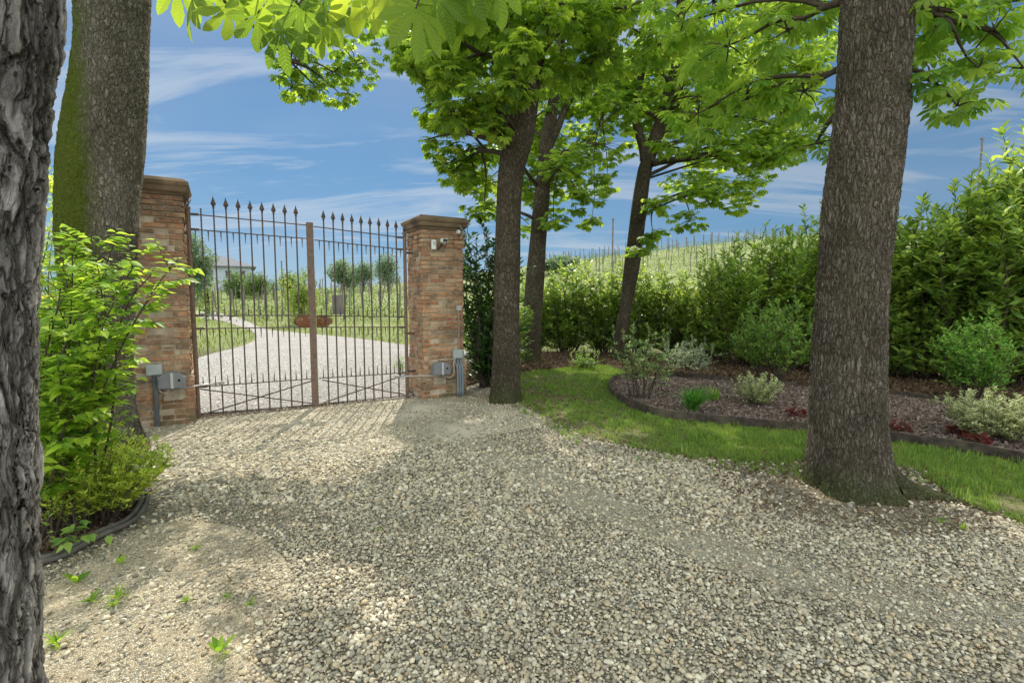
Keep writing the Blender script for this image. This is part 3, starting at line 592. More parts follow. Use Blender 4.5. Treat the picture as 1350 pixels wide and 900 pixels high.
# ------------------------------------------------------------------ gate leaves
def gate_leaf(origin, length, ang, label, h0, h1, first_plain, postw, finial, plate):
    root = thing('gate_leaf', label, 'gate', origin, ang, 'iron driveway gate leaves')
    hz = lambda z, x: z * (h0 + (h1 - h0) * x / length)
    m = MB(); m.tube([(0, 0, .01), (0, 0, hz(2.56, 0))], .026, 8); m.box((0, 0, hz(2.57, 0)), (.03, .03, .012)); m.build('hinge_post', POSTM, root)
    for z in (.42, 1.02, 2.27):
        m = MB(); m.box((-.075, .0, hz(z, 0)), (.06, .012, .016)); m.build('hinge', IRON, root, bevel=.002)
    n = 9; dx = (length - postw / 2) / (n + 1); xs_ = [dx * (k + 1) for k in range(n)]
    barm = MB(); barm.box((0, 0, 1.3), (.0085, .0085, 1.3)); bo = None
    sp_ = MB(); q = [(.008, 0), (.016, .01), (.010, .02), (.030, .05), (.024, .07), (.010, .11), (.0, .15)]
    V = []
    for r, z in q: V += [[-r, 0, z], [0, -r * .35, z], [r, 0, z], [0, r * .35, z]]
    sp_.add(V, [[4 * i + j, 4 * i + (j + 1) % 4, 4 * i + 4 + (j + 1) % 4, 4 * i + 4 + j] for i in range(len(q) - 1) for j in range(4)])
    for k, x in enumerate(xs_):
        topz = 2.58 if (first_plain and k == 0) else 2.60; s_ = hz(1, x)
        if bo is None: bo = barm.build('bar', IRON, root); b = bo
        else: b = rep(bo, root)
        b.location = (x, 0, .02); b.scale = (1, 1, s_ * (topz - .02) / 2.6)
        if not (first_plain and k == 0):
            if 'spo' not in locals(): spo = sp_.build('spearhead', IRON, b); f_ = spo
            else: f_ = rep(spo, b)
            f_.location = (0, 0, 2.6 - .002); f_.scale = (1, 1, 1 / b.scale.z)
    for nm, z, w in (('rail', 2.50, .012), ('rail', 2.32, .012), ('rail', 1.28, .013), ('rail', 1.12, .013), ('rail', .40, .012), ('rail', .035, .013)):
        m = MB(); a, b_ = (0.02, hz(z, 0)), (length - postw / 2, hz(z, length)); c = ((a[0] + b_[0]) / 2, 0, (a[1] + b_[1]) / 2); L_ = math.hypot(b_[0] - a[0], b_[1] - a[1]); th = math.atan2(b_[1] - a[1], b_[0] - a[0])
        Mx = np.array([[math.cos(th), 0, -math.sin(th)], [0, 1, 0], [math.sin(th), 0, math.cos(th)]]); m.box(c, (L_ / 2, .0095, w / 2), Mx)
        if z > .1: m.box((.06, 0, hz(z, 0)), (.05, .011, .014))
        m.build(nm, IRON, root)
    spk = MB(); spk.box((0, 0, .055), (.008, .004, .055), taper=.25); so_ = None
    for z, d in ((2.315, -1), (1.287, 1), (1.113, -1), (.407, 1)):
        for k in range(n + 1):
            x = dx * (k + .5); s0 = spk.build('spike', IRON, root) if so_ is None else rep(so_, root); so_ = so_ or s0
            s0.location = (x, 0, hz(z, x)); s0.scale = (1, 1, d * 1.15)
    for a, b_ in (((.03, .05), (length - .05, .37)), ((.03, .37), (length - .05, .05))):
        m = MB(); m.tube([(a[0], -.016 if a[1] < .1 else .016, hz(a[1], a[0])), (b_[0], -.016 if a[1] < .1 else .016, hz(b_[1], b_[0]))], .008, 4); m.build('brace', IRON, root)
    if finial:                               # twisted basket on top of the hinge post
        m = MB(); z0 = hz(2.58, 0)
        for k in range(4):
            t = np.linspace(0, 1, 14); r = .034 * np.sin(PI * t) + .004; a = k * PI / 2 + t * PI; m.tube(np.stack([r * np.cos(a), r * np.sin(a), z0 + .02 + .14 * t], -1), .005, 5)
        m.lathe([(.02, 0), (.012, .02), (.0, .02)], 8, (0, 0, z0)); m.lathe([(.001, 0), (.014, .015), (.0, .05)], 8, (0, 0, z0 + .155)); m.build('basket_finial', IRON, root)
    else:
        m = MB(); m.lathe([(.012, 0), (.028, .03), (.022, .06), (.006, .11), (0, .15)], 8, (0, 0, hz(2.58, 0))); m.build('finial', IRON, root)
    if postw > .05:
        m = MB(); m.box((length - .01, 0, hz(2.53, length) / 2 + .01), (postw / 2, .022, hz(2.53, length) / 2)); m.build('meeting_post', POSTM, root, bevel=.004)
    # lock plate: pointed half oval
    m = MB(); L_ = .215; t = np.array([0, .25, .5, .68, .8, .92, 1]); hh = np.array([.085, .088, .085, .07, .048, .035, .0]); x0 = length - (postw / 2 if postw > .05 else .0)
    top_ = [(x0 - L_ * a, h) for a, h in zip(t, hh)]; out = top_ + [(x, -h) for x, h in top_[::-1][1:]]; n = len(out)
    V = [[x, y_, z + hz(1.2, length)] for y_ in (-.024, -.014) for x, z in out]
    m.add(V, [np.array([[i, (i + 1) % n, n + (i + 1) % n, n + i] for i in range(n)]), np.array([list(range(n))[::-1], list(range(n, 2 * n))])]); pl_ = m.build('lock_plate', RUST, root, bevel=.004)
    m = MB(); m.tube([(x0 - L_ * a * .93 - .004, -.027, z * .86 + hz(1.2, length)) for a, z in list(zip(t, hh)) + list(zip(t[::-1], -hh[::-1]))], .004, 5); m.build('plate_rim', IRON, pl_)
    if plate:
        m = MB(); c = length - .29; m.box((c, .03 * plate, hz(1.43, length)), (.078, .003, .135)); m.build('sign_plate', SIGNM, root)
    return root
lenL = float(np.linalg.norm(C0 - L0)); lenR = float(np.linalg.norm(C0 - R0))
aL = math.atan2(*(C0 - L0)[1::-1]); aR = math.atan2(*(C0 - R0)[1::-1])
gate_leaf(L0, lenL, aL, 'dark iron gate leaf with wide meeting post, beside the mossy trunk', 1.005, .99, True, .085, True, 0)
gate_leaf(R0, lenR - .045, aR, 'dark iron gate leaf carrying a grey rectangular sign plate', .955, .985, False, .0, False, -1)
# ------------------------------------------------------------------ trees
def trunk_mesh(pts, root, bark_, name='trunk', ring=.02, sides=120, flare=.0, fh=.5, seed=0, roots=(), dense_top=4.6, cap=False):
    """pts: (x,y,z,r) world, smoothed; root flare by angle"""
    P0 = np.array(pts, float); z = P0[:, 2]; s_ = smooth(P0, 10); zz_ = np.concatenate([np.arange(z[0], min(dense_top, z[-1]), ring), np.arange(min(dense_top, z[-1]), z[-1] + .05, .12)])
    c = np.stack([np.interp(zz_, s_[:, 2], s_[:, k]) for k in (0, 1, 3)], -1); a = np.linspace(0, 2 * PI, sides, endpoint=False)
    rr = c[:, 2][:, None] * (1 + .035 * np.sin(3 * a + seed + zz_[:, None] * .7) + .025 * np.sin(5 * a + 2 * seed - zz_[:, None] * 1.3) + .02 * np.sin(zz_[:, None] * 4 + 2 * a))
    fl = np.exp(-np.maximum(zz_, 0) / fh)[:, None] * flare * (1 + .35 * np.sin(5 * a + seed) + .25 * np.sin(8 * a + 2.1 * seed)); rr = rr + fl * c[:1, 2][:, None]
    for (ra, rl, rw, rh) in roots:
        da = (a - ra + PI) % (2 * PI) - PI; rr = rr + rl * np.exp(-(da / rw) ** 2)[None] * np.exp(-(np.maximum(zz_, 0) / rh))[:, None]
    V = np.stack([c[:, 0:1] + rr * np.cos(a), c[:, 1:2] + rr * np.sin(a), np.repeat(zz_[:, None], sides, 1)], -1).reshape(-1, 3)
    m = MB(); n = len(zz_); i = np.arange(n - 1)[:, None] * sides; j = np.arange(sides)[None]; k = (j + 1) % sides
    m.add(V, np.stack([i + j, i + k, i + sides + k, i + sides + j], -1).reshape(-1, 4))
    m.f.append(np.arange((n - 1) * sides, n * sides)[None]); m.mi.append(np.array([0]))
    return m.build(name, bark_, root, smooth=True, origin=root.location)
def profile(rows, Y):                         # rows: (py, x_left, x_right) at depth Y -> centre line + radius, straightened to depth Y
    out = []
    for py, a, b in rows:
        t1, t2 = math.atan((a - 675) / F), math.atan((b - 675) / F); mid, half = (t1 + t2) / 2, (t2 - t1) / 2
        c = P(675 + F * math.tan(mid), py, Y); out.append((c[0], Y, c[2], Y / math.cos(mid) * math.sin(half) * .955))
    return out
def limb(m, a, b, r0, r1, sag=0.0, wob=.06, n=9, sides=6):
    a, b = np.array(a, float), np.array(b, float); t = np.linspace(0, 1, n)[:, None]; L_ = np.linalg.norm(b - a)
    p = a + (b - a) * t; p[:, 2] += (sag * L_ * np.sin(PI * t[:, 0])); ph = R.uniform(0, 6, 3)
    p += wob * L_ * .5 * np.sin(t * 5 + ph) * np.sin(PI * t) ** .5 * np.array([1, 1, .6])
    m.tube(p, np.linspace(r0, r1, n), sides, cap=False); return p
GAPS = [pl(q) for q in ([(180, 580), (262, 548), (537, 521), (550, 545), (525, 595), (485, 628), (400, 642), (335, 603), (290, 585), (215, 602)], [(262, 640), (340, 622), (356, 650), (300, 675)], [(335, 695), (395, 668), (405, 690), (360, 710)],
        [(322, 768), (430, 738), (535, 775), (548, 835), (470, 806), (400, 802)], [(40, 900), (60, 850), (180, 792), (262, 755), (255, 800), (210, 838), (285, 865), (230, 940), (100, 980)])]
def sunkeep(T):
    g = T - SUN[None] * (T[:, 2:3] / SUN[2]); k = np.ones(len(T), bool)
    for q in GAPS: k &= ~inpoly(g[:, 0], g[:, 1], q)
    return k
class Tree:
    gaps = True
    def __init__(s, name, label, base, group=None): s.root = thing(name, label, 'tree', base, 0, group); s.crown = MB(); s.crownN = MB()
    def pad(s, c, rad, tips, tpl, size, mb=None, leaves=6, up=.35, flat=.6, twigs=None, droop=.35, gaps=True):
        mb = mb or s.crown; c = np.array(c, float); d = unit(R.normal(size=(tips, 3))); q = d * (R.random(tips) ** .45)[:, None] * rad * [1, 1, flat]
        kk = sunkeep(c + q) if s.gaps else np.ones(len(q), bool); q = q[kk]; tips = len(q)
        if not tips: return
        T = c + q; out = unit(unit(q) + [0, 0, up])
        if twigs is not None:
            for k in range(0, tips, 2 if tips > 14 else 1): limb(twigs, c + q[k] * .05, T[k], .009, .003, .06, .1, 5, 3)
        a = R.uniform(0, 6.28, (tips, 1)) + np.arange(leaves) * 6.28 / leaves + R.normal(0, .3, (tips, leaves))
        hd = np.stack([np.cos(a), np.sin(a), R.normal(-droop, .25, a.shape)], -1) * .8 + out[:, None] * .5
        hd = unit(hd); pos = T[:, None] + hd * size * R.uniform(.5, 1.0, a.shape)[..., None]
        upv = np.array([0, 0, 1.]) + R.normal(0, .28, hd.shape) + .25 * out[:, None]
        dr = hd.copy(); dr[..., 2] -= .25
        pos, dr, upv = pos.reshape(-1, 3), dr.reshape(-1, 3), upv.reshape(-1, 3); sz = size * R.uniform(.65, 1.1, tips * leaves)
        if s.gaps: kl = sunkeep(pos + unit(dr) * size * .3) & sunkeep(pos + unit(dr) * size * .8); pos, dr, upv, sz = pos[kl], dr[kl], upv[kl], sz[kl]
        put_leaves(mb, tpl, pos, dr, upv, sz, lulv=(mb is s.crownN))
        return T
    def branch(s, a, ends, r0, mat_, name='branch', r1=.009, sag=.08, sub=True):
        """limb from a to the first end, then forks on to the others; one object"""
        m = MB(); p = limb(m, a, ends[0], r0, r1, sag, .07, 12, 7)
        for e in ends[1:]:
            k = R.integers(5, 10); limb(m, p[k], e, r0 * .5, r1 * .6, sag, .07, 8, 5)
        return m
    def done(s, m, mat_, name='branch'): return m.build(name, mat_, s.root, smooth=True, origin=s.root.location)
    def finish(s, mat_, matN=None):
        if s.crown.n: s.crown.build('crown', mat_, s.root, origin=s.root.location)
        if s.crownN.n: s.crownN.build('low_foliage', matN or mat_, s.root, origin=s.root.location)
def grow(T, at, groups, tpl, size, bark_, dens=1.0, near=False, r0=.06, flat=.6):
    """groups: list of lists of (px, py, depth, rad, tips); each list is one branch"""
    for g in groups:
        ends = [P(a, b, c) for a, b, c, *_ in g]; start = at(ends[0]); m = T.branch(start, ends, r0, bark_)
        for (a, b, c, rad, tips), e in zip(g, ends): T.pad(e, rad, max(3, int(tips * dens)), tpl, size, T.crownN if near else None, twigs=m, flat=flat)
        T.done(m, bark_)
def overhead(T, c, rad, n, tpl, size, prad, tips, rng, ok=lambda p: True):
    for k in range(n):
        d = unit(rng.normal(size=3)); q = np.array(c) + d * rng.random() ** .4 * np.array(rad)
        if ok(q): T.pad(q, prad * rng.uniform(.7, 1.2), tips, tpl, size)
def out_of_view(p, marg=40):
    if p[1] < .3: return True
    v = np.array(p) - [0, 0, EYE]; yc = v[1] * cp - v[2] * sp; u = v[0] / yc * F + 675; w = 450 - (v[1] * sp + v[2] * cp) / yc * F
    return yc < .2 or w < -marg or u < -marg * 2 or u > 1350 + marg * 2
rng = np.random.default_rng(21)
# --- big trunk right of the drive
D6 = 3.95
rows = [(655, 1066, 1182), (600, 1063, 1180), (550, 1065, 1176), (450, 1068, 1175), (350, 1075, 1178), (250, 1083, 1187), (150, 1095, 1199), (60, 1102, 1204), (0, 1106, 1208)]
T6 = Tree('chestnut_tree', 'thick grey chestnut trunk standing between the gravel and the lawn strip', (P(1124, 655, D6)[0], D6, 0), 'chestnut trees lining the drive')
pr = profile(rows, D6); pr = [(pr[0][0], D6, -.06, pr[0][3]), (pr[1][0], D6, pr[1][2], pr[1][3])] + pr[2:] + [(pr[-1][0] + .15, D6 + .1, 5.2, .27), (pr[-1][0] + .2, D6, 7, .18)]
trunk_mesh(pr, T6.root, B_T, ring=.011, sides=210, flare=.22, fh=.16, seed=1.2, roots=((-.35, .42, .16, .07), (-2.0, .10, .3, .1), (-1.2, .10, .25, .12)))
at6 = lambda e: np.array([pr[-3][0], D6, min(max(e[2] + .1, 3.1), 4.6)])
S6 = .125
grow(T6, at6, [[(1040, 40, 4.3, .4, 9), (960, 60, 4.6, .45, 10), (900, 30, 5.0, .4, 8)], [(1060, 120, 4.3, .28, 6), (985, 130, 4.6, .35, 8), (920, 150, 4.8, .3, 6)],
               [(1075, 190, 4.2, .16, 4)], [(1240, 20, 4.0, .35, 8), (1310, 40, 4.0, .3, 7), (1350, 90, 4.1, .25, 5), (1290, 90, 4.0, .22, 4)], [(1225, 100, 3.9, .2, 5), (1262, 140, 3.7, .14, 3)], [(1320, 5, 4.3, .35, 9), (1260, -10, 4.2, .35, 8), (1220, 50, 4.4, .25, 6)], [(1050, 0, 4.6, .4, 9), (940, 0, 4.8, .5, 10)]],
     PAL_HI, S6, B_TW, 1.0, True, .045, .5)
overhead(T6, (2.8, 3.6, 6.6), (3.2, 3.0, 2.2), 34, PAL_LO, .17, .8, 14, rng, lambda p: out_of_view(p, 90))
T6.finish(M_CH, M_CHN)
# surface root creeping right
m = MB(); m.tube(smooth([np.array([*G(1185, 655)[:2], .02]), [*G(1225, 657)[:2], .015], [*G(1270, 664)[:2], .0], [*G(1310, 672)[:2], -.02]], 6), np.linspace(.055, .02, 19), 10); m.build('surface_root', B_D, T6.root, smooth=True, origin=T6.root.location)
# --- mossy trunk by the gate
D2 = 5.2
rows = [(572, 86, 190), (540, 90, 184), (500, 88, 180), (400, 78, 180), (300, 68, 184), (250, 68, 187), (200, 73, 191), (150, 82, 194), (100, 90, 197), (0, 95, 198)]
T2 = Tree('chestnut_tree', 'leaning trunk covered in green moss next to the brick pillar', (P(138, 572, D2)[0], D2, 0), 'chestnut trees lining the drive')
pr2 = profile(rows, D2); pr2[0] = (pr2[0][0], D2, -.06, pr2[0][3]); pr2 += [(pr2[-1][0] + .05, D2, 6.2, .36), (pr2[-1][0] + .2, D2, 8.5, .22)]
trunk_mesh(pr2, T2.root, B_M, ring=.013, sides=230, flare=.14, fh=.14, seed=3.1, dense_top=5.3)
at2 = lambda e: np.array([pr2[-3][0], D2, max(e[2] + .4, 5.0)])
T2.gaps = False
grow(T2, at2, [[(430, 45, 7.5, .57, 20), (395, 85, 7.5, .36, 13), (385, 115, 7.5, .25, 10), (470, 85, 7.7, .38, 13), (440, 10, 7.4, .57, 16), (400, 10, 7.3, .45, 14)], [(420, 118, 7.5, .27, 11), (440, 95, 7.6, .32, 10), (375, 95, 7.4, .22, 8), (360, 5, 7.3, .4, 10), (490, 40, 7.8, .45, 14), (450, 125, 7.6, .16, 6)]], PAL_MID, .09, B_TW, 1.2, False, .05)
T2.gaps = True
overhead(T2, (-4.6, 4.6, 7.0), (2.6, 2.6, 1.8), 12, PAL_LO, .16, .75, 12, rng, lambda p: out_of_view(p, 90))
T2.finish(M_CH, M_CHN)
# --- furrowed trunk at the left edge
D1 = 1.55
rows = [(1075, -165, 72), (900, -160, 62), (700, -158, 60), (520, -155, 55), (400, -152, 54), (300, -148, 57), (200, -142, 64), (100, -135, 76), (0, -130, 85)]
T1 = Tree('chestnut_tree', 'deeply furrowed pale grey trunk closest to the viewer at the left', (P(-48, 900, D1)[0], D1, 0), 'chestnut trees lining the drive')
pr1 = profile(rows, D1); pr1[0] = (pr1[0][0], D1, -.06, pr1[0][3]); pr1 += [(pr1[-1][0], D1, 3.6, .25), (pr1[-1][0] + .1, D1 + .1, 5.5, .2)]
trunk_mesh(pr1, T1.root, B_F, ring=.008, sides=230, flare=.12, fh=.12, seed=5.0, dense_top=3.0)
at1 = lambda e: np.array([pr1[-2][0] + .1, D1 + .05, 3.3])
NL = [(360, -8, 1.95), (410, 20, 2.0), (445, 12, 2.1), (500, -8, 1.9), (590, 4, 1.85), (630, -8, 1.85), (235, -18, 2.4), (255, -2, 2.2), (300, 8, 2.1), (340, 18, 2.0), (372, 38, 1.95), (395, 10, 1.9), (320, -20, 2.0), (430, -6, 1.95), (470, -25, 1.9), (520, -15, 1.75), (548, 12, 1.7), (575, -8, 1.75), (612, -25, 1.8), (655, -30, 1.8), (280, -30, 2.3)]
m = MB(); ends = [P(250, -60, 2.3), P(420, -60, 2.0), P(620, -80, 1.85)]; p = limb(m, at1(ends[0]), ends[0], .05, .02, .02, .05, 10, 8); p2 = limb(m, ends[0], ends[1], .02, .012, .02, .05, 8, 7); p3 = limb(m, ends[1], ends[2], .012, .006, .02, .05, 8, 6)
AX = np.concatenate([p2, p3]); pos, dr, up, sz = [], [], [], []
for px, py, d in NL:
    c = P(px, py, d); k = np.argmin(np.linalg.norm(AX - c, axis=1)); m.tube([AX[k], (AX[k] + c) / 2 + [0, 0, .03], c], .003, 5)
    out = unit(c - AX[k] + R.normal(0, .05, 3)); pos.append(c); dr.append([out[0] * .35 + R.normal(0, .25), R.normal(0, .22), -1.0]); up.append([R.normal(0, .45), -1.0 if R.random() < .75 else 1.0, .25]); sz.append(R.uniform(.135, .175))
put_leaves(T1.crownN, PAL_HI, np.array(pos), np.array(dr), np.array(up), np.array(sz), lulv=True)
T1.done(m, B_TW); overhead(T1, (-2.2, 1.2, 5.2), (2.4, 2.2, 1.6), 16, PAL_LO, .17, .7, 12, rng, lambda p: out_of_view(p, 150) and p[1] < 2.6)
M_CHT = leafmat('chestnut_leaf_hanging', (.13, .22, .02), (.42, .60, .05), .6, veins=True, var=.5)
T1.finish(M_CH, M_CHT)
# --- avenue trees behind
def fillpads(T, at, f, tpl, size):
    poly, d0, d1, n, rad, tips = f; poly = np.array(poly, float); a, b = poly.min(0), poly.max(0); k = 0
    while k < n:
        q = np.array([rng.uniform(a[0], b[0]), rng.uniform(a[1], b[1])])
        if not inpoly(q[:1], q[1:], poly)[0]: continue
        e = P(q[0], q[1], rng.uniform(d0, d1)); k += 1
        if k % 3 == 0: m = T.branch(at(e), [e], .03, B_TW); T.pad(e, rad, tips, tpl, size, twigs=m, flat=.45); T.done(m, B_TW)
        else: T.pad(e, rad, tips, tpl, size, flat=.45)
def avenue(label, base_px, rows, D, up, fork, groups, over, size, tpl, fill=()):
    T = Tree('chestnut_tree', label, (P(base_px[0], base_px[1], D)[0], D, 0), 'chestnut trees lining the drive'); pr = profile(rows, D); pr[0] = (pr[0][0], D, -.05, pr[0][3])
    pr = pr + up; trunk_mesh(pr, T.root, B_D, ring=.03, sides=48, flare=.16, fh=.18, seed=D, dense_top=12)
    for a, b, r0, r1 in fork:
        m = MB(); limb(m, P(*a), P(*b), r0, r1, .03, .05, 12, 10); T.done(m, B_D)
    zs = np.array([q[2] for q in pr]); xs_ = np.array([q[0] for q in pr])
    def at(e): z = min(max(e[2] - .35, 2.6), zs[-1]); return np.array([np.interp(z, zs, xs_), D, z])
    grow(T, at, groups, tpl, size, B_TW, 1.4, False, .05, .48)
    for f in fill: fillpads(T, at, f, tpl, size)
    overhead(T, *over, PAL_LO, .17, .85, 14, rng, lambda p: out_of_view(p, 30) and (p[0] > -1.0 or rng.random() < .35))
    T.finish(M_CH); return T
D3 = 7.3
avenue('slim chestnut trunk right of the brick pillar with a small plant marker at its foot', (665, 530), [(530, 645, 685), (450, 648, 685), (350, 651, 686), (240, 656, 690), (180, 665, 704), (110, 682, 714), (50, 694, 722), (0, 706, 731), (-60, 712, 735)], D3,
       [(P(735, -200, D3)[0], D3, 8, .15)], [((684, 165, D3), (664, 60, D3), .13, .1), ((664, 60, D3), (668, -60, D3), .1, .08)],
       [[(560, 40, 6.6, .55, 22), (520, 30, 6.5, .4, 14), (590, 95, 6.8, .4, 16)], [(610, 20, 6.9, .6, 24), (640, 70, 6.9, .45, 16), (560, 80, 7.2, .45, 14)], [(640, 130, 6.8, .42, 18), (600, 150, 7, .33, 12), (680, 110, 6.5, .35, 12)],
        [(760, 30, 7.0, .6, 24), (800, 70, 7.2, .5, 18), (740, 90, 7.3, .4, 14)], [(830, 10, 7.0, .6, 22), (870, 60, 7.0, .45, 16)], [(670, 20, 6.4, .5, 18), (720, 20, 6.4, .45, 14)], [(650, 170, 6.9, .25, 9), (690, 70, 6.3, .3, 10)], [(610, 200, 8.2, .5, 20), (595, 160, 8.2, .42, 16), (625, 240, 8.3, .38, 14), (600, 225, 8.3, .3, 10), (640, 275, 8.4, .28, 9)], [(560, 185, 8.2, .15, 4), (575, 140, 8, .3, 10)]],
       ((.2, 7.0, 7.8), (2.6, 2.6, 2.8), 30), .115, PAL_MID, [([(500, -20), (860, -20), (860, 60), (800, 110), (600, 110), (500, 60)], 7.5, 9.0, 24, .55, 24), ([(590, 120), (700, 120), (690, 220), (620, 230)], 7.6, 8.6, 6, .35, 12)])
D4 = 11.9
avenue('dark chestnut trunk between the marked trunk and the curved leaning trunk', (700, 477), [(477, 688, 712), (400, 690, 716), (320, 697, 720), (240, 706, 726), (180, 713, 731), (130, 723, 738), (60, 733, 745), (0, 742, 752)], D4,
       [(P(750, -150, D4)[0], D4, 11.5, .15)], [((722, 195, D4), (765, 110, D4), .10, .06)],
       [[(650, 200, 10.2, .5, 16), (640, 240, 10.2, .45, 16)], [(740, 220, 11.2, .7, 22), (770, 260, 11.2, .55, 16), (730, 290, 11.2, .35, 12)], [(790, 190, 11.5, .8, 24), (820, 140, 11.5, .7, 20)], 
        [(680, 170, 12.4, .8, 22), (740, 130, 12, .8, 22)], [(650, 270, 11.4, .4, 12), (690, 250, 12.4, .5, 12), (700, 300, 12.6, .35, 9)], [(600, 60, 10.6, .7, 16), (640, 20, 10.6, .8, 20)]],
       ((.6, 11.8, 9.0), (3.2, 2.8, 2.8), 30), .118, PAL_MID, [([(660, 60), (860, 60), (830, 200), (760, 260), (700, 290), (680, 200)], 12.1, 13.8, 26, .75, 32)])
D5 = 12.5
avenue('chestnut trunk leaning right and forking, in front of the hedge', (815, 473), [(473, 806, 826), (440, 810, 829), (400, 817, 834), (340, 823, 845), (240, 837, 857), (205, 847, 866), (150, 866, 884), (110, 878, 893), (60, 888, 900)], D5,
       [(P(905, -80, D5)[0], D5, 10, .13)], [((850, 212, D5), (838, 150, D5), .12, .09), ((838, 150, D5), (858, 40, D5), .09, .06), ((862, 215, D5 - .2), (950, 205, D5 - .8), .09, .04)],
       [[(960, 200, 11.6, .8, 26), (1010, 190, 11.6, .6, 18), (985, 240, 11.6, .5, 16)], [(930, 250, 11.6, .6, 18), (910, 290, 11.6, .4, 12)], [(1030, 140, 11.4, .7, 20), (1060, 180, 11.4, .4, 12)], [(870, 270, 11.8, .45, 14), (860, 310, 11.8, .35, 12), (840, 330, 11.8, .25, 8)],
        [(780, 130, 12, .8, 22), (800, 240, 12, .5, 12), (780, 290, 12, .35, 9)], [(900, 120, 11.8, .9, 26), (960, 130, 11.8, .8, 24)], [(850, 80, 12, .9, 24), (920, 50, 12, 1.0, 26)], [(1010, 80, 11.6, .9, 24), (1070, 90, 11.6, .6, 14)], [(940, 170, 11.4, .6, 18), (890, 190, 11.4, .5, 14)]],
       ((3.0, 12.0, 9.2), (3.6, 3.0, 3.0), 34), .118, PAL_MID, [([(780, -20), (1080, -20), (1085, 170), (1000, 215), (900, 260), (820, 240)], 12.7, 14.4, 44, .8, 34), ([(930, 60), (1088, 40), (1092, 180), (1000, 258), (940, 280)], 11.4, 12.6, 16, .6, 26)])
t = thing('plant_marker', 'small white topped plant marker at the foot of the slim trunk', 'plant marker', G(655, 531) + [0, -.02, 0])
m = MB(); m.box((0, 0, .12), (.009, .006, .13)); m.build('stake', WOOD, t); m = MB(); m.box((0, -.007, .27), (.045, .006, .024)); m.build('tag', WHITE, t, bevel=.003)
# ------------------------------------------------------------------ shrubs
def shrub(name, label, cat, base, h, r, stems, twigs, leaves, tpl, size, mat_, bark_=None, lo=.2, spread=1.0, twl=.35, lulv=False, group=None, upb=.6, lean=(0, 0), stem_r=.012, top=1.0, lob=None):
    root = thing(name, label, cat, base, 0, group); ms, ml = MB(), MB()
    for k in range(stems):
        a = k * 2.4 + R.uniform(-.4, .4); ro = r * math.sqrt((k + .5) / stems) * spread; hh = h * R.uniform(.72, 1.0) * (1 - .25 * (ro / (r * spread + 1e-6)) ** 2 * top)
        e = np.array([ro * math.cos(a) + lean[0] * hh, ro * math.sin(a) + lean[1] * hh, hh]); s0 = np.array([ro * .25 * math.cos(a), ro * .25 * math.sin(a), 0])
        p = limb(ms, s0, e, stem_r, stem_r * .25, .0, .08, 9, 5)
        P_, D_, U_ = [], [], []
        for q in range(twigs):
            t_ = lo + (1 - lo) * (q + R.random()) / twigs; i0 = min(int(t_ * 8), 7); st = p[i0] + (p[i0 + 1] - p[i0]) * (t_ * 8 - i0)
            az = R.uniform(0, 6.28); tl = twl * R.uniform(.5, 1.2) * (1.15 - .45 * t_); d = unit(np.array([math.cos(az), math.sin(az), upb * R.uniform(.4, 1.6)]))
            if q == twigs - 1: d = unit(np.array([math.cos(az) * .25, math.sin(az) * .25, 1]))
            en = st + d * tl; ms.tube([st, (st + en) / 2 + [0, 0, .05 * tl], en], np.array([stem_r * .3, stem_r * .22, stem_r * .12]), 3, cap=False)
            tt = np.linspace(.15, 1, leaves)[:, None]; P_.append(st + (en - st) * tt); ga = np.arange(leaves) * 2.4 + az
            pz = np.stack([np.cos(ga), np.sin(ga), 0 * ga + .1], -1); D_.append(d * .75 + pz * .9 + [0, 0, .05]); U_.append(np.array([0, 0, 1.]) + R.normal(0, .35, (leaves, 3)) + d * .2)
        P_, D_, U_ = map(np.concatenate, (P_, D_, U_)); put_leaves(ml, tpl, P_, D_, U_, size * R.uniform(.6, 1.15, len(P_)), lulv=lulv)
    ms.build('stems', bark_ or B_TW, root, smooth=True); ml.build('foliage', mat_, root); return root
# hedge: individual laurels
def Gd(px, Y): return np.array([(px - 675) / F * Y, Y, 0.])
hs = [(655, 10.6, 1.75), (700, 12.9, 2.3), (748, 13.0, 2.35), (795, 12.9, 2.3), (840, 12.6, 2.25), (890, 12.2, 2.3), (940, 11.7, 2.35), (985, 11.2, 2.5), (1035, 10.7, 2.6), (1090, 10.2, 2.75), (1145, 9.8, 3.0), (1200, 9.4, 3.35), (1262, 9.0, 3.3), (1320, 8.7, 3.75), (1385, 8.4, 3.9), (1460, 8.0, 4.0)]
place = ['behind the marked slim trunk', 'behind the dark trunk', 'just right of the dark trunk', 'left of the leaning trunk', 'behind the leaning trunk', 'right of the leaning trunk', 'third right of the leaning trunk', 'fourth right of the leaning trunk', 'behind the round green shrub', 'just left of the thick trunk', 'hidden behind the thick trunk', 'just right of the thick trunk', 'with low top between taller shoots right of the thick trunk', 'behind the bright green shrub at right', 'tallest at the right edge', 'beyond the right edge']
va = shrub('laurel_shrub', 'x', 'hedge shrub', (0, 0, 0), 2.4, .9, 20, 26, 15, LF_ELL, .12, M_LAU, group='laurel hedge shrubs', lo=.03, twl=.46, stem_r=.016)
vb = shrub('laurel_shrub', 'x', 'hedge shrub', (0, 0, 0), 2.4, .88, 19, 27, 14, LF_ELL, .115, M_LAU, group='laurel hedge shrubs', lo=.02, twl=.48, stem_r=.016)
hs = [(px, Y + (1.1 if 690 < px < 900 else .5 if 900 < px < 960 else 0), h * (1.13 if 930 < px < 1160 else 1.03)) for px, Y, h in hs]
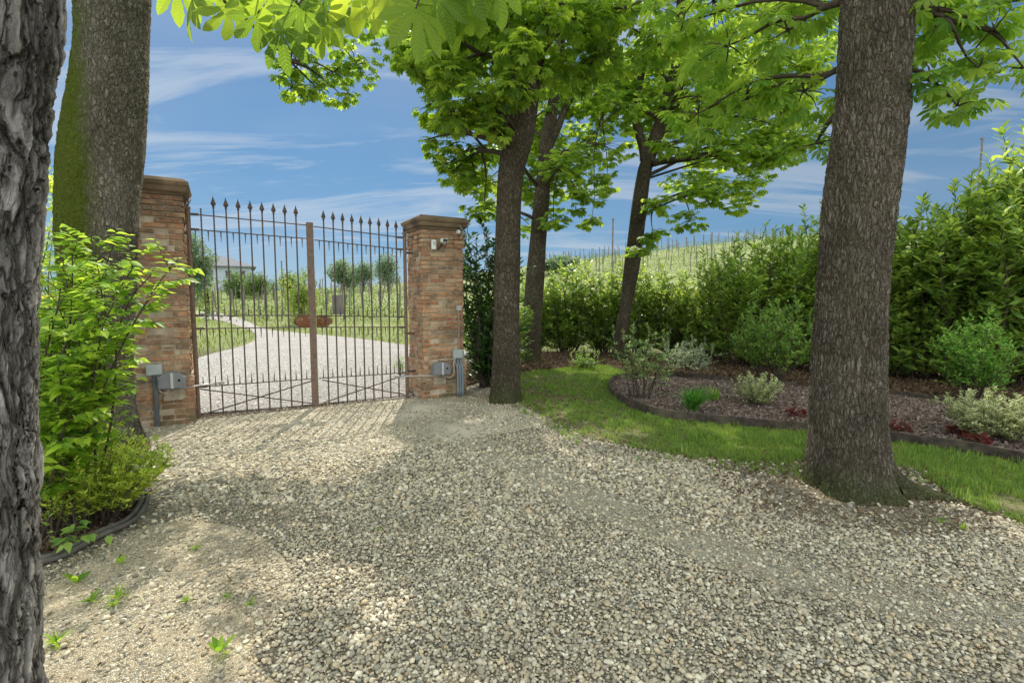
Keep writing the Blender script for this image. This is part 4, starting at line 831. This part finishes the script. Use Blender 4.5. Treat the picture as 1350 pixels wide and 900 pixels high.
for k, (px, Y, h) in enumerate(hs):
    src = (va, vb)[k % 2]; s_ = h / 2.45; s_ *= (1.0, .93, 1.08, .97, 1.1)[k % 5]; w = (.95 + .25 * (k % 3) / 2) * (1 + max(0, h - 2.6) * .28); b = Gd(px, Y); lb = 'glossy green hedge shrub ' + place[k]
    o = src if k < 2 else rep_tree(src, b)
    o.location = b; o.rotation_euler = (0, 0, k * 1.3); o.scale = (w, w, s_); o['label'] = lb
shrub('dark_laurel', 'tall dark laurel standing right behind the far brick pillar', 'shrub', (-.42, 8.55, 0), 2.95, .62, 17, 24, 12, LF_ELL, .12, leafmat('dark_laurel_leaf', (.04, .10, .025), (.14, .28, .04), .3, var=.5, rough=.35), lo=.04, twl=.36, stem_r=.018)
# planting bed
shrub('young_shrub', 'thin airy light green shrub inside the rounded end of the bed', 'shrub', G(846, 528), 1.15, .5, 12, 12, 13, LF_ELL, .055, leafmat('airy_leaf', (.22, .33, .12), (.42, .58, .18), .4), lo=.35, twl=.26, upb=.25, stem_r=.01)
shrub('pale_shrub', 'pale grey green feathery shrub behind the airy one', 'shrub', G(908, 500), .75, .5, 16, 13, 13, LF_ELL, .05, M_PALE, lo=.35, twl=.25, upb=.3, stem_r=.008)
shrub('leafy_shrub', 'mid green rounded shrub against the hedge left of the thick trunk', 'shrub', G(1018, 506), 1.5, .7, 24, 15, 13, LF_ELL, .075, M_FRE, lo=.25, twl=.3, stem_r=.012)
shrub('variegated_shrub', 'small cream edged shrub on the mulch left of the thick trunk', 'shrub', G(998, 537), .46, .36, 24, 10, 10, LF_OVA, .04, M_VAR, lo=.15, twl=.13, lulv=True, stem_r=.005)
shrub('variegated_shrub', 'wide cream edged shrub on the mulch at the right edge', 'shrub', G(1310, 582), .52, .52, 38, 13, 11, LF_OVA, .042, M_VAR, lo=.12, twl=.15, lulv=True, stem_r=.006)
shrub('fresh_shrub', 'bright green upright shrub in front of the hedge at right', 'shrub', G(1283, 528), 1.25, .5, 20, 15, 12, LF_ELL, .075, leafmat('bright_leaf', (.18, .38, .07), (.38, .66, .1), .4), lo=.2, twl=.28, stem_r=.01)
shrub('pale_shrub', 'pale variegated shrub just right of the thick trunk', 'shrub', G(1188, 500), .55, .3, 8, 8, 9, LF_OVA, .05, M_PALE, lo=.4, twl=.2, stem_r=.006)
shrub('low_fern', 'small bright green plant by the foot of the leaning trunk', 'plant', G(772, 487), .32, .3, 10, 6, 10, LF_ELL, .07, M_FRE, lo=.2, twl=.2, upb=.2, stem_r=.005)
for px, py, lb in ((1183, 571, 'red leaved heuchera just right of the thick trunk'), (1262, 578, 'red leaved heuchera left of the wide cream edged shrub'), (1048, 552, 'red leaved plant just left of the thick trunk'), (1287, 590, 'dark red plant at the front edging')):
    shrub('heuchera', lb, 'plant', G(px, py), .10, .14, 9, 2, 6, LF_OVA, .06, M_RED, lo=.5, twl=.06, upb=.2, stem_r=.002, group='red leaved bed plants')
def clump(name, label, base, n, ln, mat_, arch=1.0):
    root = thing(name, label, 'plant', base); m = MB()
    for k in range(n):
        a = R.uniform(0, 6.28); s_ = R.uniform(.25, 1) * arch; L_ = ln * R.uniform(.6, 1); t = np.linspace(0, 1, 7)[:, None]; d = np.array([math.cos(a), math.sin(a), 0])
        p = np.array([R.normal(0, .03), R.normal(0, .03), 0]) + d * L_ * s_ * .75 * t ** 1.5 + np.array([0, 0, 1]) * L_ * (t * (1.1 - .55 * s_ * t)); side = np.cross(d, [0, 0, 1]) * .010 * np.sin(PI * np.clip(t * .85 + .12, 0, 1))
        m.add(np.concatenate([p - side, p + [0, 0, -.003], p + side]), np.array([[i, i + 1, 8 + i, 7 + i] for i in range(6)] + [[7 + i, 8 + i, 15 + i, 14 + i] for i in range(6)]), rnd=random.random())
    m.build('blades', mat_, root, smooth=True)
clump('daylily', 'arching bright green strap leaved clump on the mulch', G(914, 545), 170, .46, leafmat('strap_leaf', (.08, .23, .04), (.2, .5, .06), .4))
clump('daylily', 'smaller strap leaved clump behind the large one', G(938, 530), 50, .3, M_FRE)
# left side shrubs
shrub('spirea', 'low yellow green small leaved bush inside the curved edging', 'shrub', G(125, 688), .58, .48, 60, 15, 16, LF_ELL, .034, M_SPI, lo=.25, twl=.16, stem_r=.005, spread=1.0)
def arching(name, label, base, ends, size, mat_, tpl=LF_OVA, stem_r=.012, twn=16, lv_=9, tw=.22):
    root = thing(name, label, 'shrub', base); ms, ml = MB(), MB(); b = np.array(base)
    for e in ends:
        e = np.array(e) - b; p = limb(ms, np.array([R.normal(0, .08), R.normal(0, .08), 0]), e, stem_r, .003, .10, .05, 12, 6); Ps, Ds, Us = [], [], []
        for q in range(twn):
            t_ = .32 + .68 * (q + R.random()) / twn; i0 = min(int(t_ * 11), 10); st = p[i0] + (p[i0 + 1] - p[i0]) * (t_ * 11 - i0); ax = unit(p[i0 + 1] - p[i0])
            d = unit(np.cross(ax, R.normal(size=3)) * [1, 1, .5] + ax * .7); L_ = tw * R.uniform(.4, 1.2); en = st + d * L_; ms.tube([st, en], np.array([.003, .0015]), 4, cap=False)
            tt = np.linspace(.2, 1, lv_)[:, None]; Ps.append(st + (en - st) * tt); ga = np.arange(lv_) * PI + R.normal(0, .4, lv_); side = unit(np.cross(d, [0, 0, 1]))
            Ds.append(d * .7 + side * np.cos(ga)[:, None] * .9 + [0, 0, -.25]); Us.append(np.array([0, 0, 1.]) + R.normal(0, .3, (lv_, 3)))
        put_leaves(ml, tpl, *map(np.concatenate, (Ps, Ds, Us)), size * R.uniform(.6, 1.1, sum(map(len, Ps))))
    ms.build('stems', B_TW, root, smooth=True); ml.build('foliage', mat_, root); return root
ends = [P(230, 345, 3.0), P(200, 362, 3.1), P(180, 335, 3.0), P(150, 322, 3.2), P(120, 312, 3.1), P(95, 335, 3.0), P(150, 400, 2.9), P(100, 420, 2.7), P(80, 380, 2.8), P(80, 320, 3.3), P(95, 520, 2.9), P(80, 500, 2.8), P(105, 440, 3.1), P(130, 370, 3.2), P(70, 450, 3.0), P(65, 305, 3.4), P(80, 460, 3.4), P(115, 350, 3.5), P(75, 400, 3.0), P(145, 515, 3.1), P(75, 560, 2.9), P(100, 555, 3.1), P(60, 520, 3.0), P(85, 590, 2.9), P(110, 500, 3.2), P(70, 430, 3.3), P(90, 545, 2.8), P(130, 455, 3.2)]
arching('dogwood', 'bright green broad leaved shrub arching over in front of the mossy trunk', (-2.95, 3.15, 0), ends, .08, M_DOG, twn=20, tw=.19, stem_r=.008)
arching('low_sapling', 'few large bluish green leaves on low stems under the left bush', G(95, 722), [P(82, 690, 2.75), P(95, 712, 2.75), P(70, 700, 2.8), P(215 - 90, 700, 2.8)], .07, M_FRE, twn=3, lv_=3, tw=.08, stem_r=.004)
# greenery far left behind the pillar
shrub('background_shrub', 'sunlit yellow green shrub glimpsed between the two left trunks', 'shrub', (-8.3, 9.3, 0), 4.0, 1.2, 16, 14, 12, LF_OVA, .13, M_SPI, lo=.15, twl=.5)
# weeds
for k, (px, py, h) in enumerate(((160, 745, .08), (120, 795, .07), (155, 790, .08), (290, 862, .09), (258, 725, .05), (75, 850, .09), (330, 800, .04), (245, 795, .05), (1240, 690, .07), (1270, 700, .06), (500, 700, .03), (150, 800, .05), (100, 770, .08), (300, 790, .04))):
    ww = ['beside the curved edging', 'left of the sunny patch', 'in the shade left of the sunlit gravel', 'in the gravel at bottom left', 'alone in the gravel right of the edging', 'at the foot of the furrowed trunk', 'in the sunny patch', 'at the rim of the sunny patch', 'right of the thick trunk', 'near the surface root', 'alone in the middle of the gravel', 'tiny by its bigger neighbour', 'just below the edging', 'tiny in the sunny patch'][k]
    root = thing('weed', 'small green weed ' + ww, 'weed', G(px, py), R.uniform(0, 6), 'weeds sprouting in the gravel'); m = MB(); n = 16 if k % 3 else 7; a = np.linspace(0, 6.28, n, endpoint=False) + R.normal(0, .3, n)
    put_leaves(m, (LF_GRASS[0] * [2.2, 1, 1], *LF_GRASS[1:]) if k % 3 else LF_ELL, np.zeros((n, 3)) + [0, 0, .01], np.stack([np.cos(a), np.sin(a), R.uniform(.4, 2.2, n)], -1), np.tile([0, 0, 1.], (n, 1)) + R.normal(0, .2, (n, 3)), h * R.uniform(.6, 1.1, n)); m.build('leaves', M_DOG, root)
# edgings
def edging(name, line, label, h, th=.012, mat_=EDGE, z0=-.01):
    L_ = np.asarray(line); d = np.gradient(L_, axis=0); nn_ = unit(np.stack([-d[:, 1], d[:, 0]], -1)); n = len(L_); wob = np.interp(np.arange(n), np.arange(0, n, 5), R.uniform(-.008, .008, len(range(0, n, 5))))
    rows = [np.column_stack([L_ + nn_ * s_, np.full(n, z) + (wob if z > 0 else 0)]) for s_, z in ((-th, z0), (-th, h), (th, h), (th, z0))]
    m = MB(); V = np.concatenate(rows); q = [[k * n + i, k * n + i + 1, (k + 1) * n + i + 1, (k + 1) * n + i] for k in range(3) for i in range(n - 1)]
    m.add(V, q); m.f.append(np.array([[0, n, 2 * n, 3 * n], [4 * n - 1, 3 * n - 1, 2 * n - 1, n - 1]])); m.mi.append(np.zeros(2)); return tag(m.build(name, mat_), label, 'edging')
edging('bed_edging', FRONT, 'dark brown curved edging board between lawn and mulch', .125, .014)
edging('bed_edging', BACK[3:], 'dark edging board at the back of the mulched bed', .11, .014)
t = thing('hose_edging', 'grey ringed flexible edging curving around the low left bush', 'edging')
for k, o_ in enumerate((0, .035)):
    m = MB(); L_ = LEDGE.copy(); d = np.gradient(L_, axis=0); nn_ = unit(np.stack([-d[:, 1], d[:, 0]], -1)); L_ = L_ - nn_ * o_; m.tube(np.column_stack([L_, np.full(len(L_), .03 + .012 * (1 - k)) + .01 * np.sin(np.arange(len(L_)) * .6)]), .016, 8); m.build('hose', simple('hose_grey', (.13, .12, .11), .7, .3, 12), t, smooth=True)
# ------------------------------------------------------------------ beyond the gate
m = MB(); m.box((0, 0, .9), (.035, .035, .95)); post0 = None
vm = MB(); npost = 0; PV = []
for row in range(14):                          # rows on the hill
    Yr = 54 + row * 2.8
    for q in range(13):
        a = .05 + q * .046 + (row % 3) * .015 + R.normal(0, .004); x = a * Yr; y = Yr + R.normal(0, .3) - q * .5
        if a < .74: PV.append((x, y, 1, R.normal(0, .05)))
for row in range(10):                          # field beyond the gate
    Yr = 30 + row * 5.0
    for q in range(11):
        a = -.60 + q * .038 + (row % 2) * .019; PV.append((a * Yr, Yr + R.normal(0, .4), 0, R.normal(0, .07)))
PV = [p for p in PV if not (p[2] == 0 and -.62 < p[0] / p[1] < -.44 and p[1] > 50)][:296]
for x, y, hill, tilt in PV:
    z = float(H(x, y)); lb = 'weathered wooden vineyard stake standing on the hill slope' if hill else 'weathered wooden vineyard stake in the field behind the gate'
    if post0 is None: post0 = m.build('vineyard_post', WOOD); o = post0; tag(o, lb, 'post', 'vineyard stakes')
    else: o = rep(post0, label=lb)
    o.location = (x, y, z - .05); o.rotation_euler = (tilt, tilt * .7, R.uniform(0, 3)); o.scale = (1, 1, R.uniform(.85, 1.1)); o['group'] = 'vineyard stakes on the hill' if hill else 'vineyard stakes behind the gate'
n_ = 15000; sel = R.integers(0, len(PV), n_); pv_ = np.array([(p[0], p[1]) for p in PV])[sel]; x = pv_[:, 0] + R.uniform(-2.2, 2.2, n_); y = pv_[:, 1] + R.normal(0, .25, n_) - (x - pv_[:, 0]) * .12
pos = np.column_stack([x, y, H(x, y) + R.uniform(.1, .75, n_)]); vm = MB(); put_leaves(vm, LF_LO, pos, R.normal(size=(n_, 3)), R.normal(size=(n_, 3)), R.uniform(.14, .26, n_))
tag(vm.build('vine_foliage', M_FAR), 'light green young vines along the vineyard rows', 'vines', kind='stuff')
def far_tree(label, px, top, base, wpx, Y, mat_, n=4200, name='background_tree', trunk=True):
    x = (px - 675) / F * Y; z0 = float(H(x, Y)); zt = EYE + (HZ - top) / F * Y; r = wpx / 2 / F * Y; h = zt - z0
    root = thing(name, label, 'tree', (x, Y, z0), 0, 'trees beyond the gate'); m = MB(); zc = h * (.54 if trunk else .5); rz = h * (.48 if trunk else .52)
    K = 34; d = unit(R.normal(size=(K, 3))); cs = d * (R.random(K) ** .5)[:, None] * [r * R.uniform(.75, 1.05), r * .8, rz * R.uniform(.8, 1.0)] + [R.uniform(-.2, .2) * r, 0, 0] + [0, 0, zc]; cs[:, 2] = np.maximum(cs[:, 2], .1 * h)
    s_ = R.integers(0, K, n); pos = cs[s_] + unit(R.normal(size=(n, 3))) * (R.random(n) ** .5)[:, None] * min(r, rz) * .5
    put_leaves(m, LF_LO, pos, R.normal(size=(n, 3)), np.array([0, 0, 1.]) + R.normal(0, .6, (n, 3)), r * .16 * R.uniform(.6, 1.3, n), rnd=np.clip(R.random(K)[s_] * .6 + R.random(n) * .4, 0, 1)); m.build('crown', mat_, root)
    m = MB(); m.tube([(0, 0, -.1), (.05 * r, 0, h * .4), (0, 0, h * .8)], np.array([.05, .035, .01]) * h, 7)
    for k in range(5): limb(m, (0, 0, h * (.25 + .08 * k)), cs[k], .02 * h, .005 * h, .05, .05, 5, 4)
    m.build('trunk', B_TW, root)
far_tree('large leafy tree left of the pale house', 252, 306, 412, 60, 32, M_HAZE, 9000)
far_tree('dark bush in front of the pale house, left one', 316, 360, 388, 40, 60, M_FAR, name='background_bush', trunk=False)
far_tree('dark round bush in front of the pale house, right one', 344, 361, 388, 36, 58, M_FAR, name='background_bush', trunk=False)
far_tree('low bush at the right end of the pale house', 362, 366, 386, 22, 56, M_FAR, 1200, 'background_bush', False)
far_tree('light green bush seen behind the meeting post', 396, 358, 412, 50, 27, M_FARL, 3600, 'background_bush', False)
far_tree('dark tree behind the light green bush', 383, 359, 384, 30, 62, M_FAR)
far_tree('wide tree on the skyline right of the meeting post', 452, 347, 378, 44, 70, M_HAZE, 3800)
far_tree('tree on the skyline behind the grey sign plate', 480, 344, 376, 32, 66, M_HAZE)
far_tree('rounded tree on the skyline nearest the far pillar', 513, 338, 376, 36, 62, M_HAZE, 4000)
far_tree('distant bush at the foot of the leafy tree', 275, 372, 398, 34, 36, M_FARL, 1500, 'background_bush', False)
far_tree('small leafy plant beside the track just behind the far pillar', 526, 466, 490, 26, 9.6, M_FRE, 500, 'track_plant', False)
far_tree('low yellow bush between gate post and left pillar', 252, 398, 440, 22, 17, M_SPI, 1200, 'background_bush', False)
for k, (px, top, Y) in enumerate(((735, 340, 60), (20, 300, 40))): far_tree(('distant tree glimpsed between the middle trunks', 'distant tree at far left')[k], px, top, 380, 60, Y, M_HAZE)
# house
hx, hY = (334 - 675) / F * 92, 92.0; hz0 = float(H(hx, hY)); A = math.radians(28)
t = thing('pale_house', 'pale rendered house with grey hipped roof beyond the vineyard', 'house', (hx, hY, hz0 - .3), A)
m = MB(); ez = EYE + 41 / F * 92 - hz0 + .3; rz_ = EYE + 55 / F * 92 - hz0 + .3; m.box((-6.5, 4.5, ez / 2), (6.5, 4.5, ez / 2)); wl = m.build('wall', WALLM, t)
m = MB(); o_ = .8; V = [(-13 - o_, -o_, ez), (o_, -o_, ez), (o_, 9 + o_, ez), (-13 - o_, 9 + o_, ez), (-9.2, 4.5, rz_), (-3.8, 4.5, rz_)]; V += [(a, b, c - .18) for a, b, c in V[:4]]
m.add(V, [np.array([[0, 1, 5, 4], [2, 3, 4, 5], [0, 6, 7, 1], [1, 7, 8, 2], [2, 8, 9, 3], [3, 9, 6, 0], [6, 9, 8, 7]]), np.array([[1, 2, 5], [3, 0, 4]])]); m.build('roof', ROOFM, t)
for x, y_, s_ in ((-9, -.02, 0), (-6.4, -.02, 0), (-3.6, -.02, 0), (-1.4, -.02, 0), (.02, 2.2, 1), (.02, 4.8, 1)):
    m = MB(); m.box((x, y_, 3.2), (.45, .03, .65) if not s_ else (.03, .45, .65)); w_ = m.build('window', DARKW, t); m = MB(); m.box((x - .0, y_ - .02 * (1 - s_) + .02 * s_, 2.5), (.55, .08, .05) if not s_ else (.08, .55, .05)); m.build('sill', WALLM, w_)
def pole(px, top, Y, label, r=.06):
    x = (px - 675) / F * Y; z0 = float(H(x, Y)); m = MB(); zt = EYE + (HZ - top) / F * Y; m.tube([(0, 0, 0), (0, 0, zt - z0)], np.array([r, r * .7]), 8); m.box((0, 0, zt - z0), (r, r, .03)); o = m.build('tall_pole', WOOD); o.location = (x, Y, z0); tag(o, label, 'pole')
pole(806, 291, 34, 'tall thin pole rising behind the hedge left of the leaning trunk', .07); pole(789, 328, 50, 'shorter thin pole left of the tall pole'); pole(1277, 190, 20, 'thin dark pole above the hedge at right', .045); pole(374, 345, 60, 'thin pole right of the pale house', .1); pole(935, 308, 60, 'thin pole on the hill skyline', .09)
print('pebbles', NPEB, 'objects', len(bpy.data.objects), 'tris', sum(len(me.polygons) for me in bpy.data.meshes))
